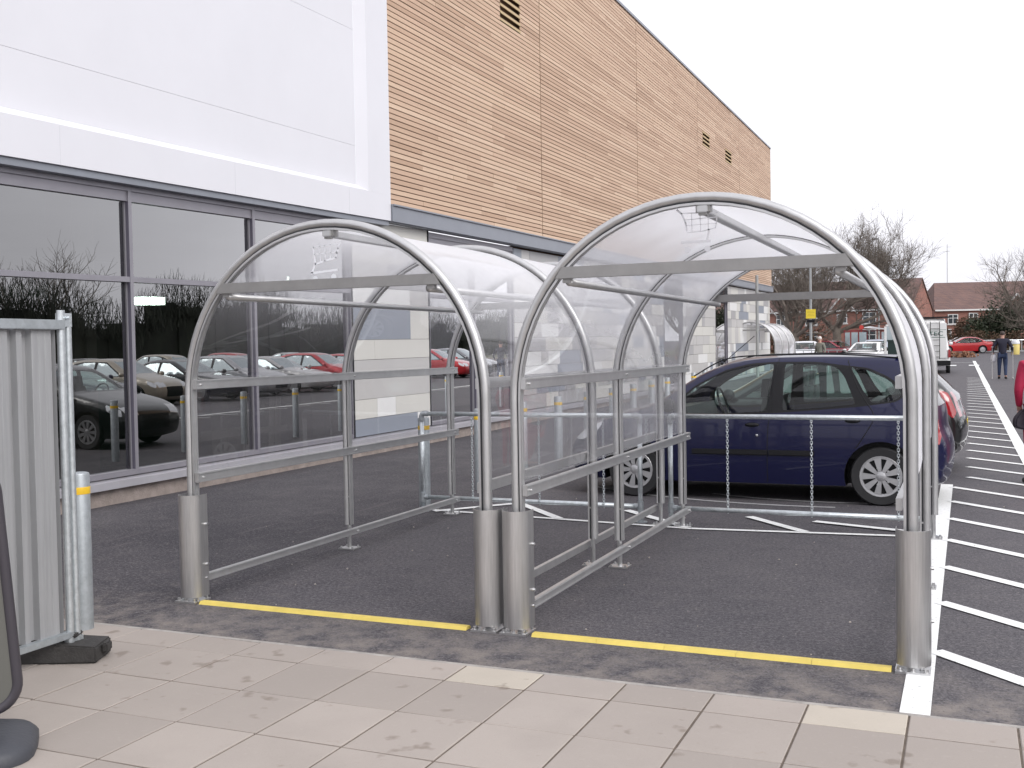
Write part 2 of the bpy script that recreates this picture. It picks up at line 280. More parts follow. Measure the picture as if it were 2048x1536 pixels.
# ------------------------------------------------------------------ geometry helpers
class MB:
    def __init__(s): s.v = []; s.f = []; s.m = []
    def add(s, vs, fs, mi=0):
        o = len(s.v); s.v += [tuple(v) for v in vs]; s.f += [tuple(i+o for i in f) for f in fs]; s.m += [mi]*len(fs); return s
    def box(s, c, d, rz=0, mi=0, fn=None, R=None):
        hx, hy, hz = d[0]/2, d[1]/2, d[2]/2
        vs = [Vector((x, y, z)) for x in (-hx, hx) for y in (-hy, hy) for z in (-hz, hz)]
        if R is not None: vs = [R @ v for v in vs]
        elif rz: q = Matrix.Rotation(rz, 3, 'Z'); vs = [q @ v for v in vs]
        vs = [v+Vector(c) for v in vs]
        if fn: vs = [fn(v) for v in vs]
        s.add(vs, [(0, 1, 3, 2), (4, 6, 7, 5), (0, 4, 5, 1), (2, 3, 7, 6), (0, 2, 6, 4), (1, 5, 7, 3)], mi)
        return s
    def b2(s, lo, hi, mi=0, fn=None):
        return s.box([(a+b)/2 for a, b in zip(lo, hi)], [abs(b-a) for a, b in zip(lo, hi)], 0, mi, fn)
    def sweep(s, path, prof, up=(0, 0, 1), closed=False, caps=True, mi=0, scales=None):
        """sweep closed 2D profile (a,b) along the path; a is along 'side', b along 'normal'"""
        n = len(path); path = [Vector(p) for p in path]; k = len(prof); vs = []
        upv = Vector(up); prev = None
        for i, p in enumerate(path):
            if closed: t = (path[(i+1) % n]-path[i-1])
            else: t = path[min(i+1, n-1)]-path[max(i-1, 0)]
            t.normalize()
            if prev is None:
                a = t.cross(upv)
                if a.length < 1e-4: a = t.cross(Vector((1, 0, 0)))
                a.normalize()
            else:
                a = prev-t*prev.dot(t); a.normalize()
            prev = a; b = a.cross(t); sc = scales[i] if scales else 1
            for (x, y) in prof: vs.append(p+a*x*sc+b*y*sc)
        fs = []
        for i in range(n if closed else n-1):
            j = (i+1) % n
            for q in range(k): fs.append((i*k+q, i*k+(q+1) % k, j*k+(q+1) % k, j*k+q))
        if caps and not closed: fs.append(tuple(reversed(range(k)))); fs.append(tuple((n-1)*k+q for q in range(k)))
        s.add(vs, fs, mi); return s
    def tube(s, path, r, n=10, mi=0, closed=False, scales=None):
        return s.sweep(path, [(r*cos(2*pi*i/n), r*sin(2*pi*i/n)) for i in range(n)], closed=closed, mi=mi, scales=scales)
    def lathe(s, prof, c=(0, 0, 0), n=24, axis='Z', mi=0):
        vs = []; fs = []; k = len(prof)
        for i in range(n):
            a = 2*pi*i/n
            for r, h in prof:
                p = {'Z': (r*cos(a), r*sin(a), h), 'Y': (r*cos(a), h, r*sin(a)), 'X': (h, r*cos(a), r*sin(a))}[axis]
                vs.append(Vector(p)+Vector(c))
        for i in range(n):
            j = (i+1) % n
            for q in range(k-1): fs.append((i*k+q, j*k+q, j*k+q+1, i*k+q+1))
        s.add(vs, fs, mi); return s
    def prism(s, poly, y0, y1, fn=None, mi=0):
        """polygon in (x,z) pushed from y0 to y1"""
        n = len(poly); vs = [Vector((x, y0, z)) for x, z in poly]+[Vector((x, y1, z)) for x, z in poly]
        if fn: vs = [fn(v) for v in vs]
        s.add(vs, [tuple(range(n)), tuple(reversed(range(n, 2*n)))]+[(i, i+n, (i+1) % n+n, (i+1) % n) for i in range(n)], mi); return s
    def quad(s, a, b, c, d, mi=0): s.add([a, b, c, d], [(0, 1, 2, 3)], mi); return s
    def build(s, name, mats, parent=None, smooth=False, bevel=0, fixn=True):
        me = bpy.data.meshes.new(name); me.from_pydata(s.v, [], s.f)
        if not isinstance(mats, (list, tuple)): mats = [mats]
        for m in mats: me.materials.append(m)
        if len(mats) > 1: me.polygons.foreach_set('material_index', s.m)
        if fixn:
            bm = bmesh.new(); bm.from_mesh(me); bmesh.ops.recalc_face_normals(bm, faces=bm.faces)
            if bevel: bmesh.ops.bevel(bm, geom=[e for e in bm.edges if len(e.link_faces) == 2 and e.calc_face_angle(0) > .6], offset=bevel, segments=2, affect='EDGES')
            bm.to_mesh(me); bm.free()
        if smooth:
            me.polygons.foreach_set('use_smooth', [True]*len(me.polygons))
            if smooth is not True: me.set_sharp_from_angle(angle=radians(smooth))
        me.update()
        o = bpy.data.objects.new(name, me); COL.objects.link(o)
        if parent: o.parent = parent
        return o
def tag(o, label=None, cat=None, group=None, kind=None):
    if label: o['label'] = label
    if cat: o['category'] = cat
    if group: o['group'] = group
    if kind: o['kind'] = kind
    return o
def thing(name, label, cat, loc=(0, 0, 0), rz=0, group=None):
    o = bpy.data.objects.new(name, None); COL.objects.link(o); o.location = loc; o.rotation_euler = (0, 0, rz); o.empty_display_size = .1
    return tag(o, label, cat, group)
def dup(root, loc, rz, label, group=None):
    r = root.copy(); COL.objects.link(r); r.location = loc; r.rotation_euler = (0, 0, rz); r['label'] = label
    if group: r['group'] = group
    for ch in root.children:
        c = ch.copy(); COL.objects.link(c); c.parent = r
        for g in ch.children:
            d = g.copy(); COL.objects.link(d); d.parent = c
    return r
def at(px, py, d): return CAM+(FW+RT*((px-1024)/F_PX)-UP*((py-768)/F_PX))*d
def gz(y): return max(0., .008*(y-12))
def gp(px, d):
    """ground point seen in direction px at distance d"""
    p = at(px, 700, d); return Vector((p.x, p.y, gz(p.y)))
def arc(cx, cz, r, a0, a1, n):
    return [(cx+r*cos(a0+(a1-a0)*i/n), cz+r*sin(a0+(a1-a0)*i/n)) for i in range(n+1)]
exec_parts = []
# ================================================================== SETTING
g = MB()
ys = [-8, -4, -2, -1, 0, 1, 2, 4, 6, 8, 10, 12, 20, 40, 70, 100, 150, 260, 600]
for i in range(len(ys)-1):
    for x0, x1 in ((-300, -3.9), (-3.9, 8), (8, 60), (60, 400)):
        g.quad((x0, ys[i], gz(ys[i])), (x1, ys[i], gz(ys[i])), (x1, ys[i+1], gz(ys[i+1])), (x0, ys[i+1], gz(ys[i+1])))
g.quad((-300, -60, 0), (400, -60, 0), (400, -8, 0), (-300, -8, 0))
tag(g.build('car_park_ground', MT['asphalt']), kind='structure')
# paving with real joints
PX0, PXP = 1.05-.417*12, .417
pv, pp = MB(), MB()
rows = [(-.73, -.985), (-.985, -1.45), (-1.45, -1.90), (-1.90, -2.35), (-2.35, -2.80), (-2.80, -3.25), (-3.25, -3.7), (-3.7, -4.15), (-4.15, -4.6), (-4.6, -5.05), (-5.05, -5.5), (-5.5, -5.95)]
for ri, (ya, yb) in enumerate(rows):
    for k in range(26):
        x0 = PX0+PXP*k; mb = pp if (ri == 0 and k in (15, 19)) else pv
        h = .017+random.uniform(-.001, .001); tx, ty = random.uniform(-.0012, .0012), random.uniform(-.0012, .0012)
        j = .0045
        xa, xb, y0, y1 = x0+j, x0+PXP-j, yb+j, ya-j
        z = lambda x, y: h+tx*(x-x0)/PXP*2+ty*(y-ya)
        b = .004
        top = [(xa+b, y0+b), (xb-b, y0+b), (xb-b, y1-b), (xa+b, y1-b)]; bot = [(xa, y0), (xb, y0), (xb, y1), (xa, y1)]
        vs = [(x, y, z(x, y)) for x, y in top]+[(x, y, z(x, y)-.003) for x, y in bot]+[(x, y, 0) for x, y in bot]
        mb.add(vs, [(0, 1, 2, 3)]+[(i, i+4, (i+1) % 4+4, (i+1) % 4) for i in range(4)]+[(i+4, i+8, (i+1) % 4+8, (i+1) % 4+4) for i in range(4)])
tag(pv.build('pavement_slabs', MT['paving']), kind='structure')
tag(pp.build('pavement_slabs_pale', MT['paving_pale']), kind='structure')
jb = MB().quad((-4, -6, .0125), (6.3, -6, .0125), (6.3, -.735, .0125), (-4, -.735, .0125))
tag(jb.build('pavement_joint_bed', MT['joint']), kind='structure')
eg = MB().b2((-4, -.735, 0), (6.3, -.705, .016))
tag(eg.build('pavement_edging', mat('edging_grey', (.33, .31, .29), .9, var=.25, vscale=12, bump=.4)), kind='structure')
# markings
mk = MB()
def line(x0, y0, x1, y1, wd, e=.004):
    d = Vector((x1-x0, y1-y0, 0)); n = Vector((-d.y, d.x, 0)).normalized()*wd/2
    e += .00035*max(0, y0-10); seg = max(1, int(abs(y1-y0)/8)); pts = [(x0+(x1-x0)*i/seg, y0+(y1-y0)*i/seg) for i in range(seg+1)]
    for (a, b), (c, dd) in zip(pts[:-1], pts[1:]):
        mk.quad((a-n.x, b-n.y, gz(b)+e), (a+n.x, b+n.y, gz(b)+e), (c+n.x, dd+n.y, gz(dd)+e), (c-n.x, dd-n.y, gz(dd)+e))
line(4.405, -.70, 4.405, 7.35, .125)
yy = .36
for i in range(35):
    y = yy+1.125*i
    if i == 3: line(-.6, 3.82, 5.3, 3.62-.62, .07, .0075) if False else None
    xs = 4.46 if y < 7.4 else 4.62
    xe_ = 5.38-.006*max(0, y); line(xs, y-(xs-4.46)*.9, xe_, y-(xe_-4.46)*1.02, .10, .0065)
line(5.42, -.9, 5.34, 12, .15, .009); line(5.34, 12, 5.2, 31, .15, .009); line(5.2, 31, 5.0, 64, .17, .009)
line(-.3, 3.93, 2.4, 3.62, .07, .0075); line(2.4, 3.62, 4.34, 3.80, .07, .0085)
for q_, (x0, y0, x1, y1) in enumerate(((-.25, 3.85, .35, 4.6), (.35, 4.6, 1.1, 3.78), (1.55, 4.45, 2.35, 3.66), (2.75, 4.40, 3.35, 3.72), (3.35, 4.3, 4.3, 3.95))):
    line(x0, y0, x1, y1, .09, .0095+.0007*q_)
for i in range(16):
    a = i/16*pi+pi; b2_ = (i+1)/16*pi+pi
line(-1.6, 60, 5, 60, .3, .007)
for xx in (3.6, 4.7): mk.quad((xx, 54.5, gz(54.5)+.01), (xx+.5, 54.5, gz(54.5)+.01), (xx+.5, 56, gz(56)+.01), (xx, 56, gz(56)+.01))
# bays of the neighbouring rows of the car park
for i in range(14): line(12.5, 1+i*2.5, 17, 1+i*2.5, .1)
tag(mk.build('road_markings', MT['marking']), kind='structure')
cm = MB()   # curved scuff arcs under the car
for (cx, cy, r, a0, a1) in ((3.1, 9.0, 3.75, 230, 275), (3.3, 8.0, 2.4, 240, 290)):
    for i in range(24):
        p, q = radians(a0+(a1-a0)*i/24), radians(a0+(a1-a0)*(i+1)/24)
        for dr in (0,): cm.quad((cx+r*cos(p), cy+r*sin(p), .005), (cx+(r+.06)*cos(p), cy+(r+.06)*sin(p), .005), (cx+(r+.06)*cos(q), cy+(r+.06)*sin(q), .005), (cx+r*cos(q), cy+r*sin(q), .005))
tag(cm.build('worn_marking_arcs', mat('worn_paint', (.35, .35, .36), .8, var=.3, vscale=20)), kind='structure')
# far verge and kerb beyond the car park
vg = MB(); vg.quad((-60, 93, gz(93)+.05), (60, 93, gz(93)+.05), (60, 140, gz(140)+.05), (-60, 140, gz(140)+.05))
tag(vg.build('far_verge', mat('verge_grass', (.10, .10, .06), .95, var=.4, vscale=.8)), kind='structure')
kb = MB().b2((-60, 92.7, gz(92.7)), (60, 92.95, gz(92.7)+.14)); tag(kb.build('far_kerb', MT['concrete']), kind='structure')
# ================================================================== STORE
def WX(y): return -3.82-.01*(y-3)
def WZ(y, z):
    k = min(1., max(0., z)/3.4); off = .022*(y-9.3) if y < 9.3 else .0137*(y-9.3); return z+k*off
def wf(v): return Vector((WX(v.y)+v.x, v.y, WZ(v.y, v.z)))
store = thing('store_building', 'long retail store with white fascia box, timber slat upper wall and glazed ground floor', 'building', (0, 0, 0))
YE = 47.6; YN = -6.0
# core behind everything
mb = MB(); mb.b2((-.30, YN, 0), (-.26, 47.2, .2), fn=wf); mb.b2((-9, YE-.3, 0), (-.05, YE, 10.6), fn=wf)
mb.b2((-.30, 9.3, 3.7), (-.12, YE-.3, 10.6), fn=wf)
mb.build('wall', MT['dark'], store)
# base plinth and sill
MB().b2((-.26, YN, -.05), (-.02, YE, .175), fn=wf).build('plinth', MT['concrete'], store)
sl = MB(); prof = [(-.2, .30), (-.05, .295), (.05, .265), (.055, .185), (-.2, .185)]
for ya, yb in ((YN, 10), (10, YE)):
    vs = [wf(Vector((x, ya, z))) for x, z in prof]+[wf(Vector((x, yb, z))) for x, z in prof]; n = len(prof)
    sl.add(vs, [(i, i+n, (i+1) % n+n, (i+1) % n) for i in range(n)]+[tuple(range(n)), tuple(range(n, 2*n))])
sl.build('sill', MT['sill'], store)
# shop front windows: each window a frame with panes
def window(y0, y1, trans=True, louvre=None, name='window'):
    fr = MB(); H = 3.62
    w_ = .05
    fr.b2((-.11, y0+.0005, .30), (-.01, y0+w_/2, H), fn=wf); fr.b2((-.11, y1-w_/2, .30), (-.01, y1-.0005, H), fn=wf)
    fr.b2((-.135, y0+w_/2, .30), (-.008, y1-w_/2, .36), fn=wf); fr.b2((-.135, y0+w_/2, H-.09), (-.008, y1-w_/2, H), fn=wf)
    fr.b2((-.13, y0+w_/2, 3.42), (-.03, y1-w_/2, H-.09), fn=wf)
    if trans: fr.b2((-.135, y0+w_/2, 2.50), (-.012, y1-w_/2, 2.56), fn=wf)
    f = fr.build(name, MT['frame'], store)
    MB().b2((-.05, y1-w_/2-.006, .365), (-.012, y1-w_/2-.0005, 3.415), fn=wf).build('mullion_shade', MT['mullion_shade'], f)  # added dark strip paints shade onto the mullion's camera-facing return
    gl = MB()
    for za, zb in (((.36, 2.50), (2.56, 3.42)) if trans else ((.36, 3.42),)):
        gl.add([wf(Vector((-.075, y0, za))), wf(Vector((-.075, y1, za))), wf(Vector((-.075, y1, zb))), wf(Vector((-.075, y0, zb)))], [(0, 1, 2, 3)])
    gl.build('pane', MT['glass_store'], f)
    return f
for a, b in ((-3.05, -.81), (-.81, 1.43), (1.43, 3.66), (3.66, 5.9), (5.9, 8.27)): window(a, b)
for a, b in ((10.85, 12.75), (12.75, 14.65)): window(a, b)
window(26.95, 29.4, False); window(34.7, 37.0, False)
# dark louvre strips at the heads of the far glazing
for a, b, z0 in ((27.0, 29.35, 2.75), (34.75, 36.95, 2.95)):
    lv = MB()
    for i in range(16):
        z = z0+i*.052
        if z < 3.5: lv.b2((.0, a, z), (.02, b, z+.03), fn=wf)
    lv.build('louvre', MT['black'], store)
# interior of the shop seen through the glass
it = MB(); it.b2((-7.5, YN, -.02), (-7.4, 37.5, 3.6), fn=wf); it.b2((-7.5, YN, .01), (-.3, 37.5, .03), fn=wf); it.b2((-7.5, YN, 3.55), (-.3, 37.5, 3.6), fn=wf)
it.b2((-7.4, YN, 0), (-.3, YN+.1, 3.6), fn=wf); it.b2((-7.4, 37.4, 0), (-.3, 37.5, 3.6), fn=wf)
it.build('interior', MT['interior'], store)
for y in (.9, 3.35, 5.6, 7.9, 13.5, 20): MB().b2((-.75, y-.16, .03), (-.4, y+.16, 3.5), fn=wf).build('column', MT['interior_brown'], store)
for y0, y1, x0, x1, hh in ((4.2, 7.5, -3.2, -2.6, 1.3), (-.5, 3.2, -3.6, -3.0, 1.5), (9.5, 14, -3.4, -2.8, 1.6)): MB().b2((x0, y0, .03), (x1, y1, hh), fn=wf).build('shelving', MT['green_edge'], store)
MB().b2((-3.0, 4.0, 2.45), (-2.95, 8.0, 2.62), fn=wf).build('hanging_sign', MT['green_edge'], store)
for (px_, py_, wd) in ((284, 602, .20), (307, 602, .22), (596, 560, .34)):
    d_ = FW+RT*((px_-1024)/F_PX)-UP*((py_-768)/F_PX); q_ = CAM+d_*((-5.4-CAM.x)/d_.x)
    MB().b2((q_.x-.10, q_.y-wd/2, q_.z-.05), (q_.x+.10, q_.y+wd/2, q_.z+.05)).build('ceiling_lamp', MT['shoplight'], store)
# white fascia box: frame band, splayed reveal and set-back panel
WY0, WY1 = YN, 9.3; TOPW = 10.75
bd = MB()
P0 = .13   # projection
bd.b2((-.02, WY0, 3.66), (P0, WY1, 4.06), fn=wf)
bd.b2((-.02, 8.6205, 4.0605), (P0, WY1, TOPW), fn=wf)
for z0, z1, y0, y1 in ((4.06, 4.06, 0, 0),): pass
A = [Vector((P0, WY0, 4.06)), Vector((P0, 8.62, 4.06)), Vector((.03, 8.42, 4.14)), Vector((.03, WY0, 4.14))]
bd.add([wf(v) for v in A], [(0, 1, 2, 3)])
A = [Vector((P0, 8.62, 4.06)), Vector((P0, 8.62, TOPW)), Vector((.03, 8.42, TOPW)), Vector((.03, 8.42, 4.14))]
bd.add([wf(v) for v in A], [(0, 1, 2, 3)])
bd.build('fascia_frame', MT['white_panel'], store)
ip = MB()
zs = [4.14, 4.72, 6.45, 8.6, TOPW]
yv = [WY0, -1.4, 3.2, 7.8, 8.30]
yv = [WY0, 8.42]
for i in range(len(zs)-1):
    for j in range(len(yv)-1):
        ip.b2((-.02, yv[j]+.0012, zs[i]+.0016), (.028, yv[j+1]-.0012, zs[i+1]-.0016), fn=wf)
ip.build('fascia_panel', MT['white_panel'], store)
MT['jl'] = mat('joint_line', (.62, .62, .66), .6)
for y in (2.55, 5.35, 8.05, -.4): MB().b2((P0, y, 3.665), (P0+.0015, y+.007, 4.05), fn=wf).build('fascia_joint', MT['jl'], store)
MB().b2((-.16, WY0, 3.585), (P0-.03, WY1-.02, 3.655), fn=wf).build('soffit_strip', MT['flash'], store)
# grey flashing below the timber
fl = MB(); fl.b2((-.02, 9.31, 3.655), (.16, YE+.02, 3.90), fn=wf); fl.b2((-.02, 9.31, 3.90), (.19, YE+.05, 3.925), fn=wf); fl.b2((-.02, 9.31, 3.64), (.12, YE, 3.655), fn=wf)
fl.build('flashing', MT['flash'], store)
# timber slats, individually modelled, butt-jointed boards
sb = MB(); JN = [9.33, 16.2, 23.85, 31.6, 39.4, YE]; PITCHZ = .0855; vents = [(14.02, 15.08, 8.05, 8.62), (32.4, 33.6, 8.47, 8.98), (36.5, 37.75, 8.47, 8.98)]
ventobj = [MB() for _ in vents]
z = 3.945; row = 0; slots = [0, 0, 0]
while z < 10.63:
    for s in range(5):
        ya, yb = JN[s]+.02, JN[s+1]-.02
        y = ya; 
        while y < yb-.01:
            L = random.choice((1.2, 1.8, 2.4, 3.0, 3.6, 4.2, 4.8)); y2 = min(yb, y+L)
            if yb-y2 < .5: y2 = yb
            segs = [(y, y2)]
            for vi, (va, vb, vz0, vz1) in enumerate(vents):
                if vz0-.03 < z < vz1:
                    ns = []
                    for (p, q) in segs:
                        if q <= va or p >= vb: ns.append((p, q))
                        else:
                            if p < va: ns.append((p, va))
                            if q > vb: ns.append((vb, q))
                    segs = ns
            for (p, q) in segs:
                if q-p > .02: sb.b2((.04, p+.0015, z), (.065+random.uniform(-.003, .003), q-.0015, z+PITCHZ-.016), fn=wf)
            y = y2
    z += PITCHZ; row += 1
for vi, (va, vb, vz0, vz1) in enumerate(vents):
    z = vz0
    i = 0
    while z < vz1+.05:
        ventobj[vi].add([wf(Vector(p)) for p in ((.075, va, z), (.075, vb, z), (-.02, vb, z+.06), (-.02, va, z+.06), (.075, va, z+.055), (.075, vb, z+.055), (-.02, vb, z+.085), (-.02, va, z+.085))],
                        [(0, 1, 2, 3), (4, 5, 6, 7), (0, 1, 5, 4), (2, 3, 7, 6), (0, 4, 7, 3), (1, 2, 6, 5)])
        z += .145; i += 1
    ventobj[vi].build('vent', mat('vent_oak', (.50, .38, .22), .7) if vi == 0 else bpy.data.materials['vent_oak'], store)
sb.build('timber_cladding', MT['slats'], store)
MT['jr'] = mat('joint_rust', (.10, .045, .035), .8)
for y in JN[1:5]: MB().b2((-.02, y-.012, 3.93), (.03, y+.012, 10.62), fn=wf).build('movement_joint', MT['jr'], store)
MB().b2((-.4, 9.3, 10.63), (.10, YE+.05, 10.70), fn=wf).build('parapet_capping', MT['flash'], store)
MB().b2((.0, YE-.03, 3.93), (.075, YE+.02, 10.63), fn=wf).build('corner_trim', mat('trim_timber', (.42, .33, .24), .7), store)
# rainscreen panels
rr = random.Random(4)
def cladpan(y0, y1, z1=3.64):
    rp = MB()
    z = .305; h = .3
    while z < z1-.05:
        zz = min(z1, z+h*(2 if rr.random() < .15 and z < 2.8 else 1)); y = y0
        while y < y1-.01:
            y2 = y+rr.choice((.45, .75, .75, 1.1, 1.5, 1.8))
            if y1-y2 < .35: y2 = y1
            rp.b2((-.06, y+.004, z+.004), (-.015+rr.uniform(-.003, .003), y2-.004, zz-.004), mi=rr.choices(range(5), (5, 7, 8, 4, 2))[0], fn=wf); y = y2
        z = zz
    rp.build('rainscreen_panels', PANELS, store)
    MB().b2((-.30, y0+.01, .2), (-.07, y1-.01, 3.65), fn=wf).build('panel_backing', MT['dark'], store)
fp = MB(); yb_ = (8.31, 10.82)
for z0, z1, cells in ((.305, .57, ((10.35, 4), (10.82, 0))), (.57, .87, ((9.0, 1), (9.6, 0), (10.82, 1))), (.87, 1.48, ((10.82, 2),)), (1.48, 1.79, ((8.95, 1), (10.82, 1))), (1.79, 2.30, ((10.15, 4), (10.82, 1))), (2.30, 2.60, ((10.15, 0), (10.82, 2))), (2.60, 2.99, ((9.4, 2), (10.82, 3))), (2.99, 3.64, ((10.82, 1),))):
    y = 8.31
    for y2, ci in cells: fp.b2((-.06, y+.004, z0+.003), (-.015+rr.uniform(-.002, .002), y2-.004, z1-.003), mi=ci, fn=wf); y = y2
fp.build('rainscreen_panels', PANELS, store); MB().b2((-.30, 8.32, .2), (-.07, 10.81, 3.65), fn=wf).build('panel_backing', MT['dark'], store)
for a, b in ((14.69, 26.91), (29.44, 34.66), (37.04, YE-.02)): cladpan(a, b)
for y in (8.28, 10.822): MB().b2((-.05, y, .305), (.0, y+.023, 3.64), fn=wf).build('panel_trim', MT['black'], store)
# ================================================================== TROLLEY SHELTERS
BAY = 1.876
def hoop_path(w_, s, n=36, z0=.2):
    R = w_/2; pts = [Vector((0, 0, z0)), Vector((0, 0, (z0+s)/2))]
    for i in range(n+1):
        a = pi-pi*i/n; pts.append(Vector((R+R*cos(a), 0, s+R*sin(a))))
    return pts+[Vector((w_, 0, (z0+s)/2)), Vector((w_, 0, z0))]
def circ(r, n, ox=0, oy=0): return [(ox+r*cos(2*pi*i/n), oy+r*sin(2*pi*i/n)) for i in range(n)]
def shelter(label, x0, w_, s, y0=0, bays=2, decal=None, name='trolley_shelter', foot_guard=True, mata='alu', group=None):
    T = thing(name, label, 'trolley shelter', (x0, y0, gz(y0)), 0, group)
    R = w_/2; Y3 = BAY*bays
    for k in range(bays+1):
        y = BAY*k; pth = [p+Vector((0, y, 0)) for p in hoop_path(w_, s)]
        h = MB(); U = (0, 1, 0)
        h.sweep(pth, [(.026*cos(2*pi*i/16), .031*sin(2*pi*i/16)) for i in range(16)], up=U)
        h.sweep(pth, [(-.0295, -.024), (-.0295, .024), (-.042, .024), (-.042, .006), (-.038, .005), (-.038, -.005), (-.042, -.006), (-.042, -.024)], up=U)
        ho = h.build('hoop', MT[mata], T, smooth=40)
        gr = MB(); gr.sweep(pth, [(-.022, -.019), (-.022, .019), (-.034, .019), (-.034, -.019)], up=U); gr.build('groove', MT['groove'], ho)
        for xx, sgn in ((0, 1), (w_, -1)):
            f = MB(); f.tube([(xx+sgn*.012, y, 0), (xx+sgn*.012, y, .42)], .018, 12)
            f.box((xx+sgn*.012, y, .008), (.14, .12, .012)).box((xx+sgn*.012, y, .43), (.045, .045, .012))
            for bx in (-.06, .06):
                for by in (-.045, .045): f.lathe([(0, .028), (.009, .028), (.009, .014), (.013, .014), (.013, .01)], (xx+sgn*.012+bx*.85, y+by, 0), 6)
            f.build('foot', MT['bolt'], T)
    for xx, sgn in ((.044, 1), (w_-.021-.030, -1)):
        for zr, hh in ((1.405, .062), (.805, .062), (.15, .05)):
            r = MB(); y1 = (.05 if zr < .3 else (-.02 if sgn > 0 else .03))
            r.b2((xx+.0*sgn, y1, zr-hh/2), (xx+.030*sgn, Y3+.05, zr+hh/2))
            fx = xx+.0301 if sgn > 0 else xx-.006; r.b2((fx, y1+.004, zr+hh/2-.012), (fx+.0058, Y3+.046, zr+hh/2-.002)).b2((fx, y1+.004, zr-hh/2+.002), (fx+.0058, Y3+.046, zr-hh/2+.012))
            ro = r.build('side_rail', MT[mata], T, bevel=.002)
            if sgn > 0 and not decal is None:
                for k in range(bays+1): MB().lathe([(0, .012), (.006, .012), (.009, .004), (.009, 0)], (xx+.03*sgn, .03+BAY*k-(.06 if k == bays else 0), zr), 8, 'X').build('bolt', MT['bolt'], ro)
    # purlins
    def bar(name, x, z, dx, dz, ang=0, mt=mata):
        m = MB(); m.box((x, Y3/2+.01, z), (dx, Y3+.09, dz), R=Matrix.Rotation(ang, 3, 'Y')); m.build(name, MT[mt], T, bevel=.004)
    zc = 2.012; o = sqrt(max(.01, (R-.055)**2-(zc-s)**2))
    bar('purlin', R+.035, s+R-.066, .055, .036)
    m = MB(); m.box((R+.035, .012, s+R-.062), (.075, .06, .036)).box((R+.035, -.008, s+R-.088), (.045, .03, .016)).build('purlin_bracket', MT['alu_dark'], T)
    o2 = sqrt((R-.10)**2-(zc-.052-s)**2)
    for sx in (-1, 1):
        m = MB(); m.tube([(R+sx*o2, -.02, zc-.052), (R+sx*o2, Y3+.03, zc-.052)], .021, 12); m.build('purlin', MT[mata], T, smooth=True)
    for y in (0, Y3):
        yy = y-.028 if y == 0 else y+.028
        m = MB(); xx = o+.035
        m.add([(R-xx-.03, yy-.01, zc-.032), (R+xx+.03, yy-.01, zc-.032), (R+xx-.01, yy-.01, zc+.032), (R-xx+.01, yy-.01, zc+.032), (R-xx-.03, yy+.01, zc-.032), (R+xx+.03, yy+.01, zc-.032), (R+xx-.01, yy+.01, zc+.032), (R-xx+.01, yy+.01, zc+.032)],
              [(0, 1, 2, 3), (4, 5, 6, 7), (0, 1, 5, 4), (2, 3, 7, 6), (0, 3, 7, 4), (1, 2, 6, 5)]).build('cross_bar', MT['alu_dark'], T, bevel=.002)
        for q in (-1, 1): MB().box((R+q*(o+.0), yy+.02, zc-.02), (.05, .03, .07)).build('corner_bracket', MT['alu_dark'], T)
    # clear roof sheets, one per bay
    Rs = R-.024
    for k in range(bays):
        vs = []; fs = []; prof = []
        zb = .84
        for i in range(7): prof.append((.024, zb+(s-zb)*i/7))
        n = 56
        for i in range(n+1): a = pi-pi*i/n; prof.append((R+Rs*cos(a), s+Rs*sin(a)))
        for i in range(1, 8): prof.append((w_-.024, s+(zb-s)*i/7))
        ny = 22; ya, yb = BAY*k+.012, BAY*(k+1)-.012
        for i, (x, z) in enumerate(prof):
            for j in range(ny+1):
                y = ya+(yb-ya)*j/ny; u = j/ny; e = sin(pi*u)
                # the sheet bellies a little between hoops
                amp = .006*e*(1+.8*sin(x*7+y*2.3+x0))
                a = atan2(z-s, x-R) if z > s else (pi if x < R else 0)
                vs.append((x+amp*cos(a)*(1 if z > s else 1), y, z+amp*max(0, sin(a))))
        q = ny+1
        for i in range(len(prof)-1):
            for j in range(ny): fs.append((i*q+j, i*q+j+1, (i+1)*q+j+1, (i+1)*q+j))
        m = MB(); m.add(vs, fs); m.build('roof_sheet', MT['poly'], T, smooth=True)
    # gable sheet above the front cross bar with etched trolley sign
    if decal:
        Rg = R-.044; a0 = math.asin((zc+.03-s)/Rg); n = 40
        pts = [(R+Rg*cos(a0+(pi-2*a0)*i/n), .004, s+Rg*sin(a0+(pi-2*a0)*i/n)) for i in range(n+1)]
        m = MB(); m.add(pts, [tuple(range(n+1))]); gsh = m.build('gable_sheet', MT['poly_gable'], T, fixn=False)
        strokes, wheels, sc, ox, oz, mt = decal
        d = MB()
        for pth, wd in strokes:
            for (a, b), (c, e) in zip(pth[:-1], pth[1:]):
                dx, dz = c-a, e-b; L = hypot(dx, dz) or 1; nx, nz = -dz/L*wd/2, dx/L*wd/2; ex, ez = dx/L*wd*.3, dz/L*wd*.3
                d.quad(*[(ox+sc*px_, -.002, oz+sc*pz) for px_, pz in ((a-nx-ex, b-nz-ez), (a+nx-ex, b+nz-ez), (c+nx+ex, e+nz+ez), (c-nx+ex, e-nz+ez))])
        for (a, b, r) in wheels:
            d.add([(ox+sc*(a+r*cos(t*pi/8)), -.0021, oz+sc*(b+r*sin(t*pi/8))) for t in range(16)], [tuple(range(16))])
        d.build('trolley_symbol', MT[mt], gsh)
